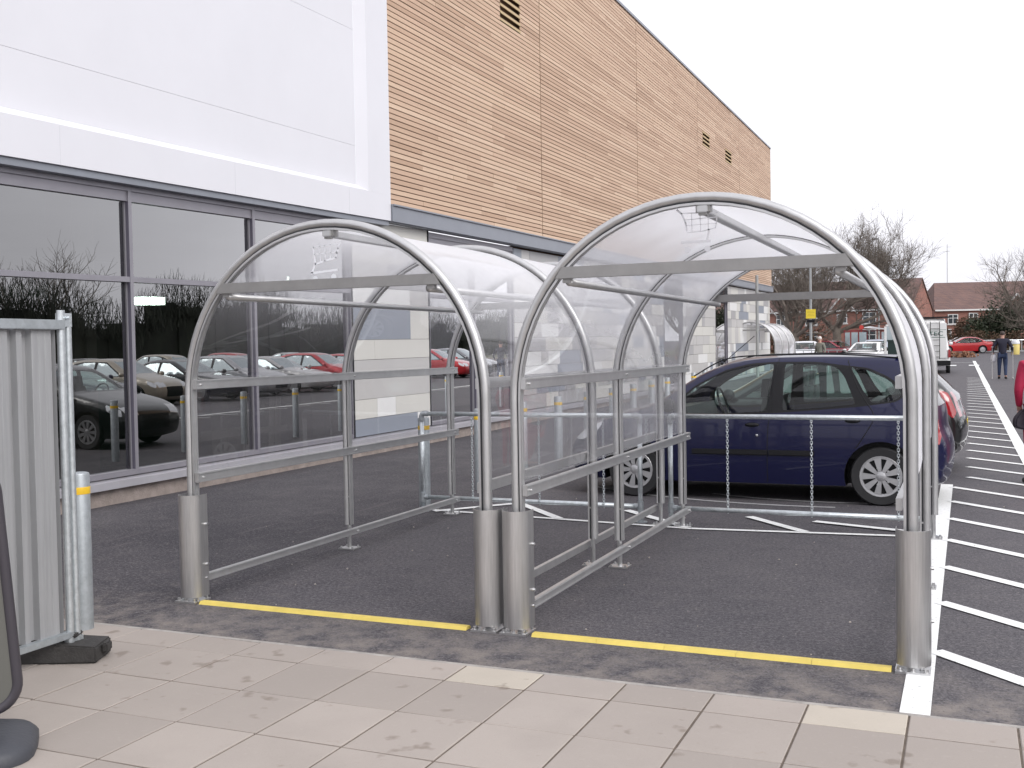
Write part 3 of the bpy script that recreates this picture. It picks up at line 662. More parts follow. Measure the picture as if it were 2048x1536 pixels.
    if foot_guard:
        for xx, sgn in ((0, 1), (w_, -1)):
            cx = xx+sgn*.0; n = 18; out = []; inn = []
            r = .078
            pr = [(r*1.03, .05)]+[(r*cos(-pi*i/n)*(1+.03*cos(6*pi*i/n)), -.02+r*.92*sin(-pi*i/n)*(1+.05*cos(4*pi*i/n))) for i in range(n+1)]+[(-r*1.03, .05)]
            inner = [(x*.975, y*.97+.002) for x, y in pr]
            poly = pr+inner[::-1]; m = MB(); vs = []; N = len(poly)
            hs_ = (.035, .695)
            for z in hs_: vs += [(cx+x, y, z) for x, y in poly]
            m.add(vs, [(i, (i+1) % N, (i+1) % N+N, i+N) for i in range(N)]+[tuple(range(N)), tuple(reversed(range(N, 2*N)))])
            go = m.build('foot_guard', MT['steel'], T, smooth=35)
            for z in (.24, .50): MB().lathe([(0, .014), (.008, .014), (.011, .004), (.011, 0)], (cx+.08, .03, z), 8, 'X').build('bolt', MT['bolt'], go)
            bp_ = MB(); bp_.box((cx, -.03, .007), (.16, .13, .012))
            for bx in (-.06, 0, .06): bp_.lathe([(0, .03), (.010, .03), (.010, .016), (.015, .016), (.015, .012)], (cx+bx, -.078, 0), 8)
            bp_.build('base_plate', MT['bolt'], T)
    return T
Ld = ([([(670, -600), (1150, -560)], 22), ([(668, -600), (705, -880)], 34), ([(790, -560), (815, -840)], 14), ([(905, -560), (910, -820)], 14), ([(1015, -550), (1010, -800)], 14), ([(680, -720), (1140, -700)], 14),
       ([(1215, -530), (1165, -640), (1140, -720), (1125, -800), (900, -840), (710, -890)], 34), ([(705, -890), (630, -1035)], 38), ([(625, -1042), (1145, -1005)], 36)], [(700, -1140, 48), (1072, -1125, 54)])
Rd = ([([(350, -430), (430, -505)], 44), ([(430, -500), (1160, -530)], 20), ([(440, -510), (520, -700), (545, -860)], 36), ([(1165, -530), (1150, -700), (1125, -820)], 22), ([(545, -900), (900, -880), (1125, -830)], 20),
       ([(645, -510), (650, -880)], 14), ([(815, -515), (825, -880)], 14), ([(980, -520), (980, -870)], 14), ([(500, -640), (1160, -620)], 14), ([(530, -750), (1150, -745)], 14), ([(990, -860), (960, -1050)], 40), ([(440, -1085), (1010, -1090)], 50)], [(550, -1240, 62), (960, -1240, 62)])
def PLy(px, py, y):
    d = FW+RT*((px-1024)/F_PX)-UP*((py-768)/F_PX); return CAM+d*((y-CAM.y)/d.y)
def dec(d, px0, py0, x0, mt):
    a = PLy(px0, py0, -.002); b = PLy(px0+100, py0, -.002); sc = (b.x-a.x)/100/10.24
    return (d[0], d[1], sc, a.x-x0, a.z, mt)
GS = 'curved trolley shelters by the store'
shelter('arched metal trolley shelter nearest the shop windows, clear sheet roof', -.012, 2.11, 1.325, decal=dec(Ld, 560, 430, -.012, 'etch'), group=GS)
shelter('arched metal trolley shelter beside the white bay line, in front of the navy car', 2.277, 2.095, 1.327, decal=dec(Rd, 1320, 380, 2.277, 'etch2'), group=GS)
far = shelter('white arched trolley shelter far along the store wall behind the navy car', -4.93, 2.09, 1.312, y0=40.3, bays=3, decal=None, foot_guard=False, group=GS)
# threshold strips
for lab, xa, xb in (('yellow threshold strip across the mouth of the left trolley shelter', .085, 1.985), ('yellow threshold strip across the mouth of the right trolley shelter', 2.385, 4.275)):
    m = MB(); pr = [(-.034, .0), (-.020, .018), (.020, .018), (.034, .0)]
    n = 5; 
    for i in range(n):
        a = xa+(xb-xa)*i/n; b = xa+(xb-xa)*(i+1)/n-.002
        m.add([(a, -.045+y, z) for y, z in pr]+[(b, -.045+y, z) for y, z in pr], [(0, 1, 2, 3), (4, 5, 6, 7), (0, 1, 5, 4), (1, 2, 6, 5), (2, 3, 7, 6), (3, 0, 4, 7)])
        for q in (.25, .75): m.lathe([(0, .0195), (.01, .0195), (.012, .018)], (a+(b-a)*q, -.045, 0), 8)
    T = m.build('threshold_strip', MT['yellow_paint']); tag(T, lab, 'threshold strip')
# ================================================================== CHAIN BARRIERS
def link_mesh(p, vert, r=.0032, L=.030, W_=.018):
    pts = []
    for i in range(12):
        a = 2*pi*i/12; x = cos(a)*W_/2; z = sin(a)*W_/2+(L-W_)/2*(1 if sin(a) >= 0 else -1)
        pts.append(Vector(p)+(Vector((x, 0, z)) if vert else Vector((0, x, z))))
    return pts
def barrier(label, xa, xb, xs, y=3.85):
    T = thing('chain_barrier', label, 'barrier', ((xa+xb)/2, y, 0), 0, 'tube barriers with hanging chains behind the shelters'); c = (xa+xb)/2
    zt, zb = .975, .145; a, b = xa-c, xb-c
    m = MB(); m.tube([(a+.02, 0, zt), (b-.02, 0, zt)], .0215, 14); m.build('top_rail', MT['galv'], T, smooth=True)
    m = MB(); m.tube([(a+.02, 0, zb), (b-.02, 0, zb)], .0215, 14); m.build('bottom_rail', MT['galv'], T, smooth=True)
    for x in (a, b):
        m = MB(); m.tube([(x, 0, 0), (x, 0, zt-.03)], .0215, 14); m.build('post', MT['galv'], T, smooth=True)
        s_ = 1 if x < 0 else -1
        f = MB(); f.tube([(x, 0, zt-.07), (x, 0, zt-.02), (x+s_*.006, 0, zt-.006), (x+s_*.02, 0, zt), (x+s_*.07, 0, zt)], .027, 14).build('pipe_fitting', MT['galv_matt'], T, smooth=40); f = MB()
        f.tube([(x, 0, zb-.045), (x, 0, zb+.045)], .028, 14); f.tube([(x+s_*.02, 0, zb), (x+s_*.06, 0, zb)], .027, 12).build('pipe_fitting', MT['galv_matt'], T, smooth=40); f = MB()
        f.tube([(x, 0, 0.001), (x, 0, .05)], .027, 14); f.lathe([(0, .008), (.06, .008), (.06, 0)], (x, 0, 0), 18)
        f.build('pipe_fitting', MT['galv_matt'], T, smooth=40)
    for x in xs:
        m = MB(); z = zt-.03; i = 0
        while z > zb+.02: m.tube(link_mesh((x-c, -.004, z), i % 2 == 0), .0033, 5, closed=True); z -= .0235; i += 1
        m.tube([(x-c, 0, zb-.0), (x-c, 0, zb+.012)], .024, 10); m.box((x-c, -.002, zb+.015), (.018, .012, .028))
        m.box((x-c, -.002, zt-.018), (.014, .012, .028))
        m.tube([(x-c, 0, zb-.03), (x-c, 0, zb-.02)], .006, 8)
        m.build('chain', MT['galv'], T, smooth=40)
barrier('galvanised tube barrier with hanging chains behind the left trolley shelter', -.37, 1.87, (.18, .88, 1.52))
barrier('galvanised tube barrier with hanging chains between right trolley shelter and navy car', 2.155, 4.34, (2.67, 3.39, 4.09))
# ================================================================== BOLLARDS
def bollard():
    T = thing('steel_bollard', '', 'bollard')
    m = MB(); r = .058; m.lathe([(r, 0), (r, .915), (r-.004, .925), (r-.02, .93), (0, .932)], n=28); m.build('post', MT['galv_matt'], T, smooth=50)
    m = MB(); m.lathe([(r+.001, .805), (r+.0015, .807), (r+.0015, .845), (r+.001, .847)], n=28); m.build('band', MT['yellow_tape'], T, smooth=50)
    m = MB(); m.lathe([(r+.0008, .62), (r+.0008, .70)], n=12); 
    return T
B0 = bollard(); B0.location = (-.12, -.84, .0); B0['label'] = 'galvanised bollard with yellow band on the pavement edge behind the hoarding panel'; BG = 'galvanised bollards guarding the store front'; B0['group'] = BG
ordn = ['first and nearest bollard behind the left barrier, beside its corner post', 'second bollard of the row behind the left trolley shelter leg', 'third bollard of the row, seen through the gap between the shelters', 'fourth bollard of the row along the store, seen through clear sheet', 'fifth bollard of the row along the store, left of the inner shelter posts', 'sixth bollard of the row, between the inner shelter posts', 'seventh bollard of the row, just right of the middle shelter post', 'eighth bollard of the row, above the nose of the navy car', 'ninth bollard of the row, left of the last shelter post above the car bonnet', 'tenth bollard of the row, by the last shelter post and car windscreen', 'eleventh bollard of the row, peeping over the navy car bonnet', 'twelfth bollard of the row, just over the navy car windscreen', 'thirteenth and farthest bollard of the row seen over the navy car']
for k in range(13):
    y = 4+1.5*k; dup(B0, (-.43-.055*(y-4), y, gz(y)), .7*k, 'yellow-banded '+ordn[k], BG)
# ================================================================== HOARDING PANEL (left edge)
T = thing('hoarding_panel', 'galvanised steel hoarding panel with ribbed sheet and tube post at the left edge', 'hoarding', (.31, -1.36, 0))
m = MB(); sec = []; y = -.03
pat = [(0, .022, 0), (.025, .012, -.02), (.0, .13, 0), (.01, .045, -.022), (.008, .038, 0), (.008, .022, -.022), (.008, .10, 0)]
yy = -.035; xcur = 0; secp = [(0, yy)]
for rep in range(4):
    for wv, wd in ((-.034, .016), (0, .125), (-.036, .046), (0, .034), (-.036, .018)):
        yy -= .006; secp.append((wv, yy)); 
        if wd > .1:
            for q in range(3): yy -= wd/3-.004; secp.append((wv, yy)); yy -= .002; secp.append((wv-.002, yy)); yy -= .002; secp.append((wv, yy))
        else: yy -= wd; secp.append((wv, yy))
vs = []; 
for x, y in secp: vs += [(x, y, .17), (x, y, 1.745)]
m.add(vs, [(2*i, 2*i+1, 2*i+3, 2*i+2) for i in range(len(secp)-1)]); m.build('ribbed_sheet', mat('hoarding_sheet', (.33, .335, .345), .5, .25, var=.10, vscale=5, stretch=(1, 8, .4)), T, fixn=False)
YL = secp[-1][1]
MB().box((.006, YL/2, 1.765), (.045, -YL+.02, .05)).build('edge_rail', MT['galv_matt'], T, bevel=.003); MB().box((.006, YL/2, .155), (.04, -YL+.02, .035)).build('edge_rail', MT['galv_matt'], T, bevel=.003)
m = MB(); m.tube([(0.005, .0, .10), (.005, .0, 1.84)], .021, 14); m.tube([(0.0, .05, .06), (.0, .05, 1.80)], .019, 12); m.box((.0, .025, 1.79), (.035, .075, .07)); m.tube([(-.04, .02, 1.80), (.05, .02, 1.80)], .008, 8)
m.box((0, .03, .12), (.03, .10, .03)); m.build('post', MT['galv'], T, smooth=40)
blk = MB(); L_ = .60
pr = [(-.30, 0), (-.30, .075), (-.25, .115), (-.12, .125), (.05, .125), (.10, .10), (.30, .085), (.30, 0)]
blk.prism([(x+.0, z) for x, z in pr], -.11, .11); blk.box((.13, 0, .128), (.10, .1, .02)).box((-.02, .0, .135), (.12, .12, .02)).box((.318, 0, .06), (.03, .08, .05))
bo = blk.build('rubber_foot_block', MT['rubber'], bevel=.008); bo.location = (.17, -1.385, .018); bo.rotation_euler = (0, 0, radians(24)); tag(bo, 'black recycled rubber foot block holding the hoarding panel post', 'foot block')
# ================================================================== PAVEMENT SIGN (cropped at the left edge)
T = thing('pavement_sign', 'grey swing pavement sign on a dark moulded base, cropped at the left edge', 'pavement sign', (.868, -2.576, .018), radians(222))
def rrect(wd, z0, z1, r, n=8):
    pts = []
    for cx, cz, a0 in ((wd/2-r, z1-r, 0), (-wd/2+r, z1-r, 90), (-wd/2+r, z0+r, 180), (wd/2-r, z0+r, 270)):
        for i in range(n+1): a = radians(a0+90*i/n); pts.append((cx+r*cos(a), cz+r*sin(a)))
    return pts
# local x runs along the sign face; visible edge is the +x... side
rp_ = rrect(.62, .15, 1.14, .11)
m = MB(); m.sweep([(x, 0, z) for x, z in rp_], circ(.021, 10), up=(0, 1, 0), closed=True); m.build('frame', mat('sign_frame', (.055, .05, .06), .42, .2), T, smooth=True)
m = MB(); m.prism(rrect(.59, .165, 1.125, .10), -.008, .008); m.build('panel', mat('sign_panel', (.11, .11, .10), .35), T)
m = MB(); m.prism(rrect(.48, .23, 1.05, .03), -.011, .011); m.build('poster', mat('sign_poster', (.20, .205, .17), .3), T)
for q in (-.2, .2): MB().tube([(q, 0, .06), (q, 0, .17)], .014, 10).build('spring', MT['bolt'], T)
m = MB(); n = 28; vs = []; fs = []
ringz = [(0, 1.0), (.035, 1.0), (.06, .93), (.085, .70), (.095, .45), (.10, .12)]
for z, sc in ringz:
    for i in range(n):
        a = 2*pi*i/n; cx = abs(cos(a))**.55*(1 if cos(a) > 0 else -1); sy = abs(sin(a))**.55*(1 if sin(a) > 0 else -1)
        vs.append((.36*sc*cx, .25*sc*sy, z))
for k in range(len(ringz)-1):
    for i in range(n): fs.append((k*n+i, k*n+(i+1) % n, (k+1)*n+(i+1) % n, (k+1)*n+i))
fs.append(tuple((len(ringz)-1)*n+i for i in range(n)))
m.add(vs, fs); m.build('base', mat('sign_base', (.045, .048, .058), .5, bump=.2), T, smooth=50)
for ch in T.children:
    if ch.name.split('.')[0] in ('frame', 'panel', 'poster'): ch.rotation_euler = (0, .07, 0)
# litter and stones
rs_ = random.Random(3)
m = MB()
for i in range(46):
    x, y = rs_.uniform(-1.5, 6.2), rs_.uniform(-.6, 6); r = rs_.uniform(.004, .011)
    vs = [(x+r*a*rs_.uniform(.7, 1.3), y+r*b*rs_.uniform(.7, 1.3), .004+r*(c+.8)*.7) for a, b, c in ((1, 0, 0), (-1, 0, 0), (0, 1, 0), (0, -1, 0), (0, 0, 1), (0, 0, -1))]
    m.add(vs, [(0, 2, 4), (2, 1, 4), (1, 3, 4), (3, 0, 4), (2, 0, 5), (1, 2, 5), (3, 1, 5), (0, 3, 5)])
tag(m.build('gravel_crumbs', mat('stone_crumb', (.42, .38, .34), .9)), 'scattered pale stone crumbs on the asphalt', 'gravel', kind='stuff')
# ================================================================== CARS
def catmull(P, step):
    out = []
    n = len(P)
    for i in range(n-1):
        p0 = Vector(P[max(0, i-1)]); p1 = Vector(P[i]); p2 = Vector(P[i+1]); p3 = Vector(P[min(n-1, i+2)])
        k = max(1, int((p2-p1).length/step+.5))
        for j in range(k):
            t = j/k
            out.append(.5*((2*p1)+(p2-p0)*t+(2*p0-5*p1+4*p2-p3)*t*t+(-p0+3*p1-3*p2+p3)*t**3))
    out.append(Vector(P[-1])); return out
def inpoly(x, z, P):
    c = False; n = len(P); j = n-1
    for i in range(n):
        xi, zi = P[i][0], P[i][1]; xj, zj = P[j][0], P[j][1]
        if (zi > z) != (zj > z) and x < (xj-xi)*(z-zi)/(zj-zi)+xi: c = not c
        j = i
    return c
def shrink(P, d):
    """offset a clockwise/ccw polygon outwards (d>0) about its edges, rough"""
    cx = sum(p[0] for p in P)/len(P); cz = sum(p[1] for p in P)/len(P)
    out = []
    for p in P:
        v = Vector((p[0]-cx, p[1]-cz)); L = v.length; out.append((cx+v.x*(L+d)/L, cz+v.y*(L+d)/L))
    return out
def rounded(P, r=.03, n=3):
    out = []
    m = len(P)
    for i in range(m):
        p = Vector(P[i][:2]); a = Vector(P[i-1][:2]); b = Vector(P[(i+1) % m][:2])
        u = (a-p); v = (b-p); ra = min(r, u.length*.4); rb = min(r, v.length*.4); u.normalize(); v.normalize()
        s, e = p+u*ra, p+v*rb
        for j in range(n+1):
            t = j/n; q = s*(1-t)**2+p*2*t*(1-t)+e*t*t; out.append((q.x, q.y))
    return out
def wheel(T, u, y, r, sgn, spokes=9, wdt=.17, detail=True, name='wheel'):
    W = bpy.data.objects.new(name, None); COL.objects.link(W); W.parent = T; W.location = (u, y, r); W.empty_display_size = .1
    s = sgn; rr = r*.70
    m = MB(); m.lathe([(rr-.01, -wdt/2), (r*.93, -wdt/2), (r, -wdt/2+.03), (r, wdt/2-.03), (r*.95, wdt/2), (rr, wdt/2-.005), (rr-.01, wdt/2-.03)], n=28 if detail else 16, axis='Y')
    m.build('tyre', MT['tyre'], W, smooth=50)
    h = MB(); f = s*(wdt/2-.008)
    h.lathe([(rr+.004, f-.004*s), (rr-.004, f+.004*s), (rr*.86, f+.002*s), (rr*.84, f-.02*s)], n=32 if detail else 16, axis='Y')
    if detail:
        h.lathe([(0, f+.006*s), (rr*.16, f+.008*s), (rr*.26, f-.002*s), (rr*.28, f-.02*s)], n=20, axis='Y')
        for i in range(spokes):
            a = 2*pi*i/spokes; ca, sa = cos(a), sin(a)
            q = []
            for rad, wd in ((rr*.24, .016), (rr*.88, .034)):
                for e in (-1, 1):
                    for yy_ in (f+.003*s, f-.015*s): q.append((rad*ca-e*wd*sa, yy_, rad*sa+e*wd*ca))
            h.add(q, [(0, 2, 6, 4), (0, 1, 5, 4), (2, 3, 7, 6), (1, 3, 7, 5), (0, 1, 3, 2), (4, 5, 7, 6)])
        for i in range(5):
            a = 2*pi*i/5; h.lathe([(0, .004), (.012, .003), (.014, 0)], (rr*.42*cos(a), f, rr*.42*sin(a)), 8, 'Y')
    else:
        h.lathe([(0, f), (rr*.84, f-.012*s)], n=16, axis='Y')
    h.build('rim', MT['rim'], W, smooth=40)
    d = MB(); d.lathe([(0, f-.03*s), (rr*.9, f-.03*s)], n=20, axis='Y'); d.build('brake_disc', MT['black'], W)
def car(name, label, loc, rz, top, hw, wheels, wr, zs, paint, windows=(), trim=None, ws=None, rw=None, belt=.88, tum=.30, step=.06, detail=True, seams=(), moulds=(),
        head=None, tail=None, fhead=None, ftail=None, grille=None, cat='car', group=None, interior=True, blackbump=None, rcorner=.12, plan=.10, glassmat='carglass', plate=None, mirror=True, reg=None):
    T = thing(name, label, cat, loc, rz, group)
    tp = catmull(top, step); L0, L1 = tp[0].x, tp[-1].x; umax = max(p.x for p in tp); umin = min(p.x for p in tp)
    segs = list(zip(tp[:-1], tp[1:]))
    def dist(u, z):
        best = 9
        for a, b in segs:
            d = b-a; t = max(0, min(1, ((u-a.x)*d.x+(z-a.y)*d.y)/max(1e-9, d.length_squared))); e = hypot(u-a.x-d.x*t, z-a.y-d.y*t)
            if e < best: best = e
        return best
    um = (umax+umin)/2; hl = (umax-umin)/2
    def W(u, z, d=None):
        d = dist(u, z) if d is None else d
        if z < belt: w_ = hw-.035*((z-.58)/.40)**2 if z > .58 else hw-.03*((.58-z)/.4)**2
        else: w_ = hw-.035*((belt-.58)/.40)**2-tum*(z-belt)
        e = (abs(u-um)-(hl-.75))/.75
        if e > 0: w_ -= plan*e*e
        if d < rcorner: w_ -= (rcorner-sqrt(max(0, rcorner**2-(rcorner-d)**2)))*.7
        return w_
    # closed side outline with wheel arches
    poly = [(p.x, p.y) for p in tp]
    ra = wr+.055; uf, ur = wheels; n = 18
    bot = [(L1+.02, zs+.02)] if abs(tp[-1].y-zs) > .03 else []
    bot = []
    def archp(uc):
        pts = []
        a0 = math.asin(max(-1, (zs-wr)/ra))
        for i in range(n+1):
            a = pi-a0-(pi-2*a0)*i/n   # rear (small u) to front
            pts.append((uc+ra*cos(a), wr+ra*sin(a)))
        return pts
    def fill(u0, u1):
        k = max(1, int(abs(u1-u0)/step)); return [(u0+(u1-u0)*i/k, zs) for i in range(1, k)]
    ar = archp(ur); af = archp(uf)
    poly = poly+fill(L1, ar[0][0])+ar+fill(ar[-1][0], af[0][0])+af+fill(af[-1][0], L0)
    verts = [Vector(p) for p in poly]; edges = [(i, (i+1) % len(poly)) for i in range(len(poly))]
    regs = []
    wl = [rounded(w_, .035) for w_ in windows]; tl = [rounded(t_, .05) for t_ in (trim or [])]
    rl = [(nm, rounded(p, .03)) for nm, p in (reg or [])]
    if head: rl.append(('headlight', rounded(head, .03)))
    if tail: rl.append(('tail_light', rounded(tail, .03)))
    for P_ in wl+tl+[p for _, p in rl]:
        o = len(verts); k = len(P_); verts += [Vector(p) for p in P_]; edges += [(o+i, o+(i+1) % k) for i in range(k)]
    zmax = max(p.y for p in tp); gx = umin+step/2; r0 = random.Random(1)
    while gx < umax:
        z = zs+step/2
        while z < zmax:
            if inpoly(gx, z, poly) and dist(gx, z) > step*.35:
                verts.append(Vector((gx+r0.uniform(-.1, .1)*step, z+r0.uniform(-.1, .1)*step)))
            z += step
        gx += step
    for dd in (.012, .03, .055):   # extra rings near the rounded edge
        for i in range(1, len(tp)-1):
            t = (tp[i+1]-tp[i-1]).normalized(); nn = Vector((t.y, -t.x))
            for q in (tp[i]+nn*dd, tp[i]-nn*dd):
                if inpoly(q.x, q.y, poly) and detail: verts.append(q)
    v2, _, f2, _, _, _ = delaunay_2d_cdt(verts, edges, [], 0, 1e-5)
    groups = {}
    def push(key, pts):
        groups.setdefault(key, MB()).add(pts, [tuple(range(len(pts)))])
    dc = [dist(v.x, v.y) for v in v2]; wv = [W(v.x, v.y, max(0, d) if d > 1e-4 else 0) for v, d in zip(v2, dc)]
    for f in f2:
        c = sum((v2[i] for i in f), Vector((0, 0)))/len(f)
        if not inpoly(c.x, c.y, poly): continue
        key = 'body'; wi = -1
        for i, P_ in enumerate(wl):
            if inpoly(c.x, c.y, P_): key = 'side_window'; wi = i
        if key == 'body':
            for nm, P_ in rl:
                if inpoly(c.x, c.y, P_): key = nm
        if key == 'body' and any(inpoly(c.x, c.y, P_) for P_ in tl): key = 'window_trim'
        if key == 'body' and blackbump and blackbump(c.x, c.y): key = 'bumper_trim'
        for s in (1, -1):
            sink = .006 if key == 'side_window' else 0
            pts = [(v2[i].x, s*(wv[i]-sink), v2[i].y) for i in f]
            if s < 0: pts = pts[::-1]
            push((key, 0 if key in ('body', 'bumper_trim') else s, wi), pts)
    # wrap-around strip: bumper, bonnet, screen, roof, tailgate
    m_ = 22 if detail else 12; rows_ = []
    for i, p in enumerate(tp):
        t = (tp[min(i+1, len(tp)-1)]-tp[max(i-1, 0)]).normalized(); nn = Vector((-t.y, t.x)) if True else None
        if nn.dot(p-Vector((um, .6))) < 0: nn = -nn
        w_ = W(p.x, p.y, 0); bulge = .02*abs(nn.y)+.07*abs(nn.x)*(1 if p.y < belt+.1 else .6)
        row = []
        for j in range(m_+1):
            e = -1+2*j/m_; e = sin(e*pi/2)*.35+e*.65
            b = bulge*(1-abs(e)**2.2)
            row.append((Vector((p.x+nn.x*b, e*w_, p.y+nn.y*b)), e, nn))
        rows_.append(row)
    for i in range(len(tp)-1):
        for j in range(m_):
            q = [rows_[i][j], rows_[i][j+1], rows_[i+1][j+1], rows_[i+1][j]]
            cu = sum(x[0].x for x in q)/4; cz = sum(x[0].z for x in q)/4; ce = sum(x[1] for x in q)/4; cy = abs(sum(x[0].y for x in q)/4)
            front = cu > um; key = 'body'; s = 0
            if ws and front and ws[0] < cz < ws[1] and abs(ce) < .93: key = 'windscreen'
            elif rw and not front and rw[0] < cz < rw[1] and abs(ce) < .90: key = 'rear_window'
            elif fhead and front and fhead[0] < cz < fhead[1] and fhead[2] < cy < fhead[3]: key = 'headlight'; s = 1 if ce > 0 else -1
            elif ftail and not front and ftail[0] < cz < ftail[1] and ftail[2] < cy < ftail[3]: key = 'tail_light'; s = 1 if ce > 0 else -1
            elif grille and front and grille[0] < cz < grille[1] and cy < grille[2]: key = 'grille'
            elif blackbump and blackbump(cu, cz): key = 'bumper_trim'
            push((key, s, -1), [x[0] for x in q][::-1])
    MM = {'body': paint, 'side_window': MT[glassmat], 'windscreen': MT[glassmat], 'rear_window': MT[glassmat], 'window_trim': MT['black'], 'headlight': MT['lamp'], 'tail_light': MT['rear_lamp'], 'grille': MT['black'], 'bumper_trim': MT['black'], 'indicator': MT['orange']}
    for (key, s, wi), mb in groups.items():
        o = mb.build(key, MM.get(key, paint), T, smooth=True, fixn=False)
        bm = bmesh.new(); bm.from_mesh(o.data); bmesh.ops.remove_doubles(bm, verts=bm.verts, dist=8e-4); bmesh.ops.recalc_face_normals(bm, faces=bm.faces); bm.to_mesh(o.data); bm.free()
        o.data.polygons.foreach_set('use_smooth', [True]*len(o.data.polygons))
    # inner structure: arches, floor, cabin
    a = MB()
    for uc in wheels:
        for s in (1, -1):
            pts = archp(uc)
            for p, q in zip(pts[:-1], pts[1:]):
                w0, w1 = W(*p)*s, W(*q)*s; yi = s*(hw-.28)
                a.add([(p[0], w0, p[1]), (q[0], w1, q[1]), (q[0], yi, q[1]), (p[0], yi, p[1])], [(0, 1, 2, 3)])
            a.add([(p[0], s*(hw-.28), p[1]) for p in pts], [tuple(range(len(pts)))])
    a.b2((umin+.25, -hw+.3, zs), (umax-.25, hw-.3, zs+.25)); a.b2((ur+ra, -hw+.05, zs), (uf-ra, hw-.05, zs+.05))
    a.build('underbody', MT['black'], T)
    if interior:
        a = MB(); a.b2((ur-.25, -hw+.14, zs+.26), (uf-.35, hw-.14, belt-.12))
        for yy_ in (-.34, .34):
            uS = (uf+ur)/2-.05
            a.prism([(uS-.05, .3), (uS+.12, .3), (uS-.02, 1.05), (uS-.12, 1.05)], yy_-.2, yy_+.2)
            a.prism([(uS-.06, 1.05), (uS+.02, 1.05), (uS, 1.24), (uS-.08, 1.24)], yy_-.1, yy_+.1)
        a.prism([(ur+.1, .5), (ur+.3, .5), (ur+.12, 1.02), (ur+.02, 1.02)], -hw+.2, hw-.2)
        a.prism([(uf-.6, belt-.14), (uf-.2, belt-.10), (uf-.25, belt+.03), (uf-.55, belt+.06)], -hw+.12, hw-.12)
        if detail: a.tube([(uf-.72+.05*cos(t*pi/8), -.33+.17*sin(t*pi/8), belt+.06+.16*cos(t*pi/8)) for t in range(16)], .013, 6, closed=True)
        a.build('cabin', MT['black'], T)
    for u, s in ((wheels[0], 1), (wheels[0], -1), (wheels[1], 1), (wheels[1], -1)): wheel(T, u, s*(hw-.10), wr, s, detail=detail)
    for path, kind in seams:
        for s in (1, -1):
            m = MB(); P_ = catmull(path, .05); m.tube([(p.x, s*(W(p.x, p.y)-.001), p.y) for p in P_], .0045, 5); m.build('door_seam', MT['black'], T)
    for (u0, u1, z, h) in moulds:
        for s in (1, -1):
            m = MB(); k = 10; m.sweep([(u0+(u1-u0)*i/k, s*(W(u0+(u1-u0)*i/k, z)+.004), z+.0*i) for i in range(k+1)], [(-.01, -h/2+.008), (-.006, -h/2), (.006, -h/2), (.012, -h/2+.01), (.012, h/2-.01), (.004, h/2), (-.01, h/2)]); m.build('side_moulding', MT['black'], T)
    if mirror:
        for s in (1, -1):
            m = MB(); u = wheels[0]-.42; zz = belt+.08; w_ = W(u, belt-.02)
            m.lathe([(0, -.09), (.05, -.075), (.075, -.02), (.075, .03), (.055, .075), (0, .085)], (u, s*(w_+.10), zz), 12, 'Y'); m.tube([(u, s*(w_-.01), zz-.05), (u, s*(w_+.05), zz-.03)], .02, 6)
            m.build('door_mirror', MT['black'] if detail else paint, T, smooth=True)
    if plate:
        m = MB(); u, z, c_ = plate; m.box((u, 0, z), (.012, .48, .10)); m.build('number_plate', MT[c_], T)
    return T, W
# --- navy compact people carrier
def X2u(P_): return [(2.585-x, z) for x, z in P_]
top = X2u([(.86, .17), (.68, .19), (.59, .28), (.56, .42), (.58, .53), (.65, .63), (.80, .74), (1.02, .84), (1.30, .915), (1.52, .985), (1.70, 1.09), (1.88, 1.21), (2.09, 1.325), (2.33, 1.415), (2.57, 1.455), (2.85, 1.472), (3.22, 1.475), (3.60, 1.468), (3.93, 1.455), (4.11, 1.42), (4.21, 1.31), (4.29, 1.12), (4.35, .92), (4.37, .75), (4.41, .63), (4.43, .50), (4.41, .34), (4.36, .22), (4.26, .18)])
w1 = X2u([(1.86, .90), (1.86, .95), (1.87, 1.065), (1.99, 1.165), (2.15, 1.255), (2.31, 1.33), (2.55, 1.388), (2.795, 1.405), (2.735, .925), (2.25, .895)])
w2 = X2u([(2.905, 1.405), (3.20, 1.40), (3.41, 1.37), (3.49, 1.27), (3.60, 1.0), (3.23, .958), (2.885, .935)])
w3 = X2u([(3.545, 1.37), (3.70, 1.335), (3.89, 1.245), (4.0, 1.155), (4.035, 1.09), (3.97, 1.04), (3.76, 1.005), (3.67, 1.13)])
trimp = X2u([(1.78, .88), (1.80, 1.03), (1.98, 1.185), (2.15, 1.275), (2.31, 1.352), (2.55, 1.41), (2.8, 1.425), (3.22, 1.422), (3.44, 1.39), (3.72, 1.355), (3.91, 1.265), (4.03, 1.17), (4.065, 1.085), (3.98, 1.02), (3.62, .972), (3.23, .938), (2.85, .908), (2.25, .872)])
navy = mat('navy_paint', (.005, .006, .036), .3, 0, coat=.45, spec=.3)
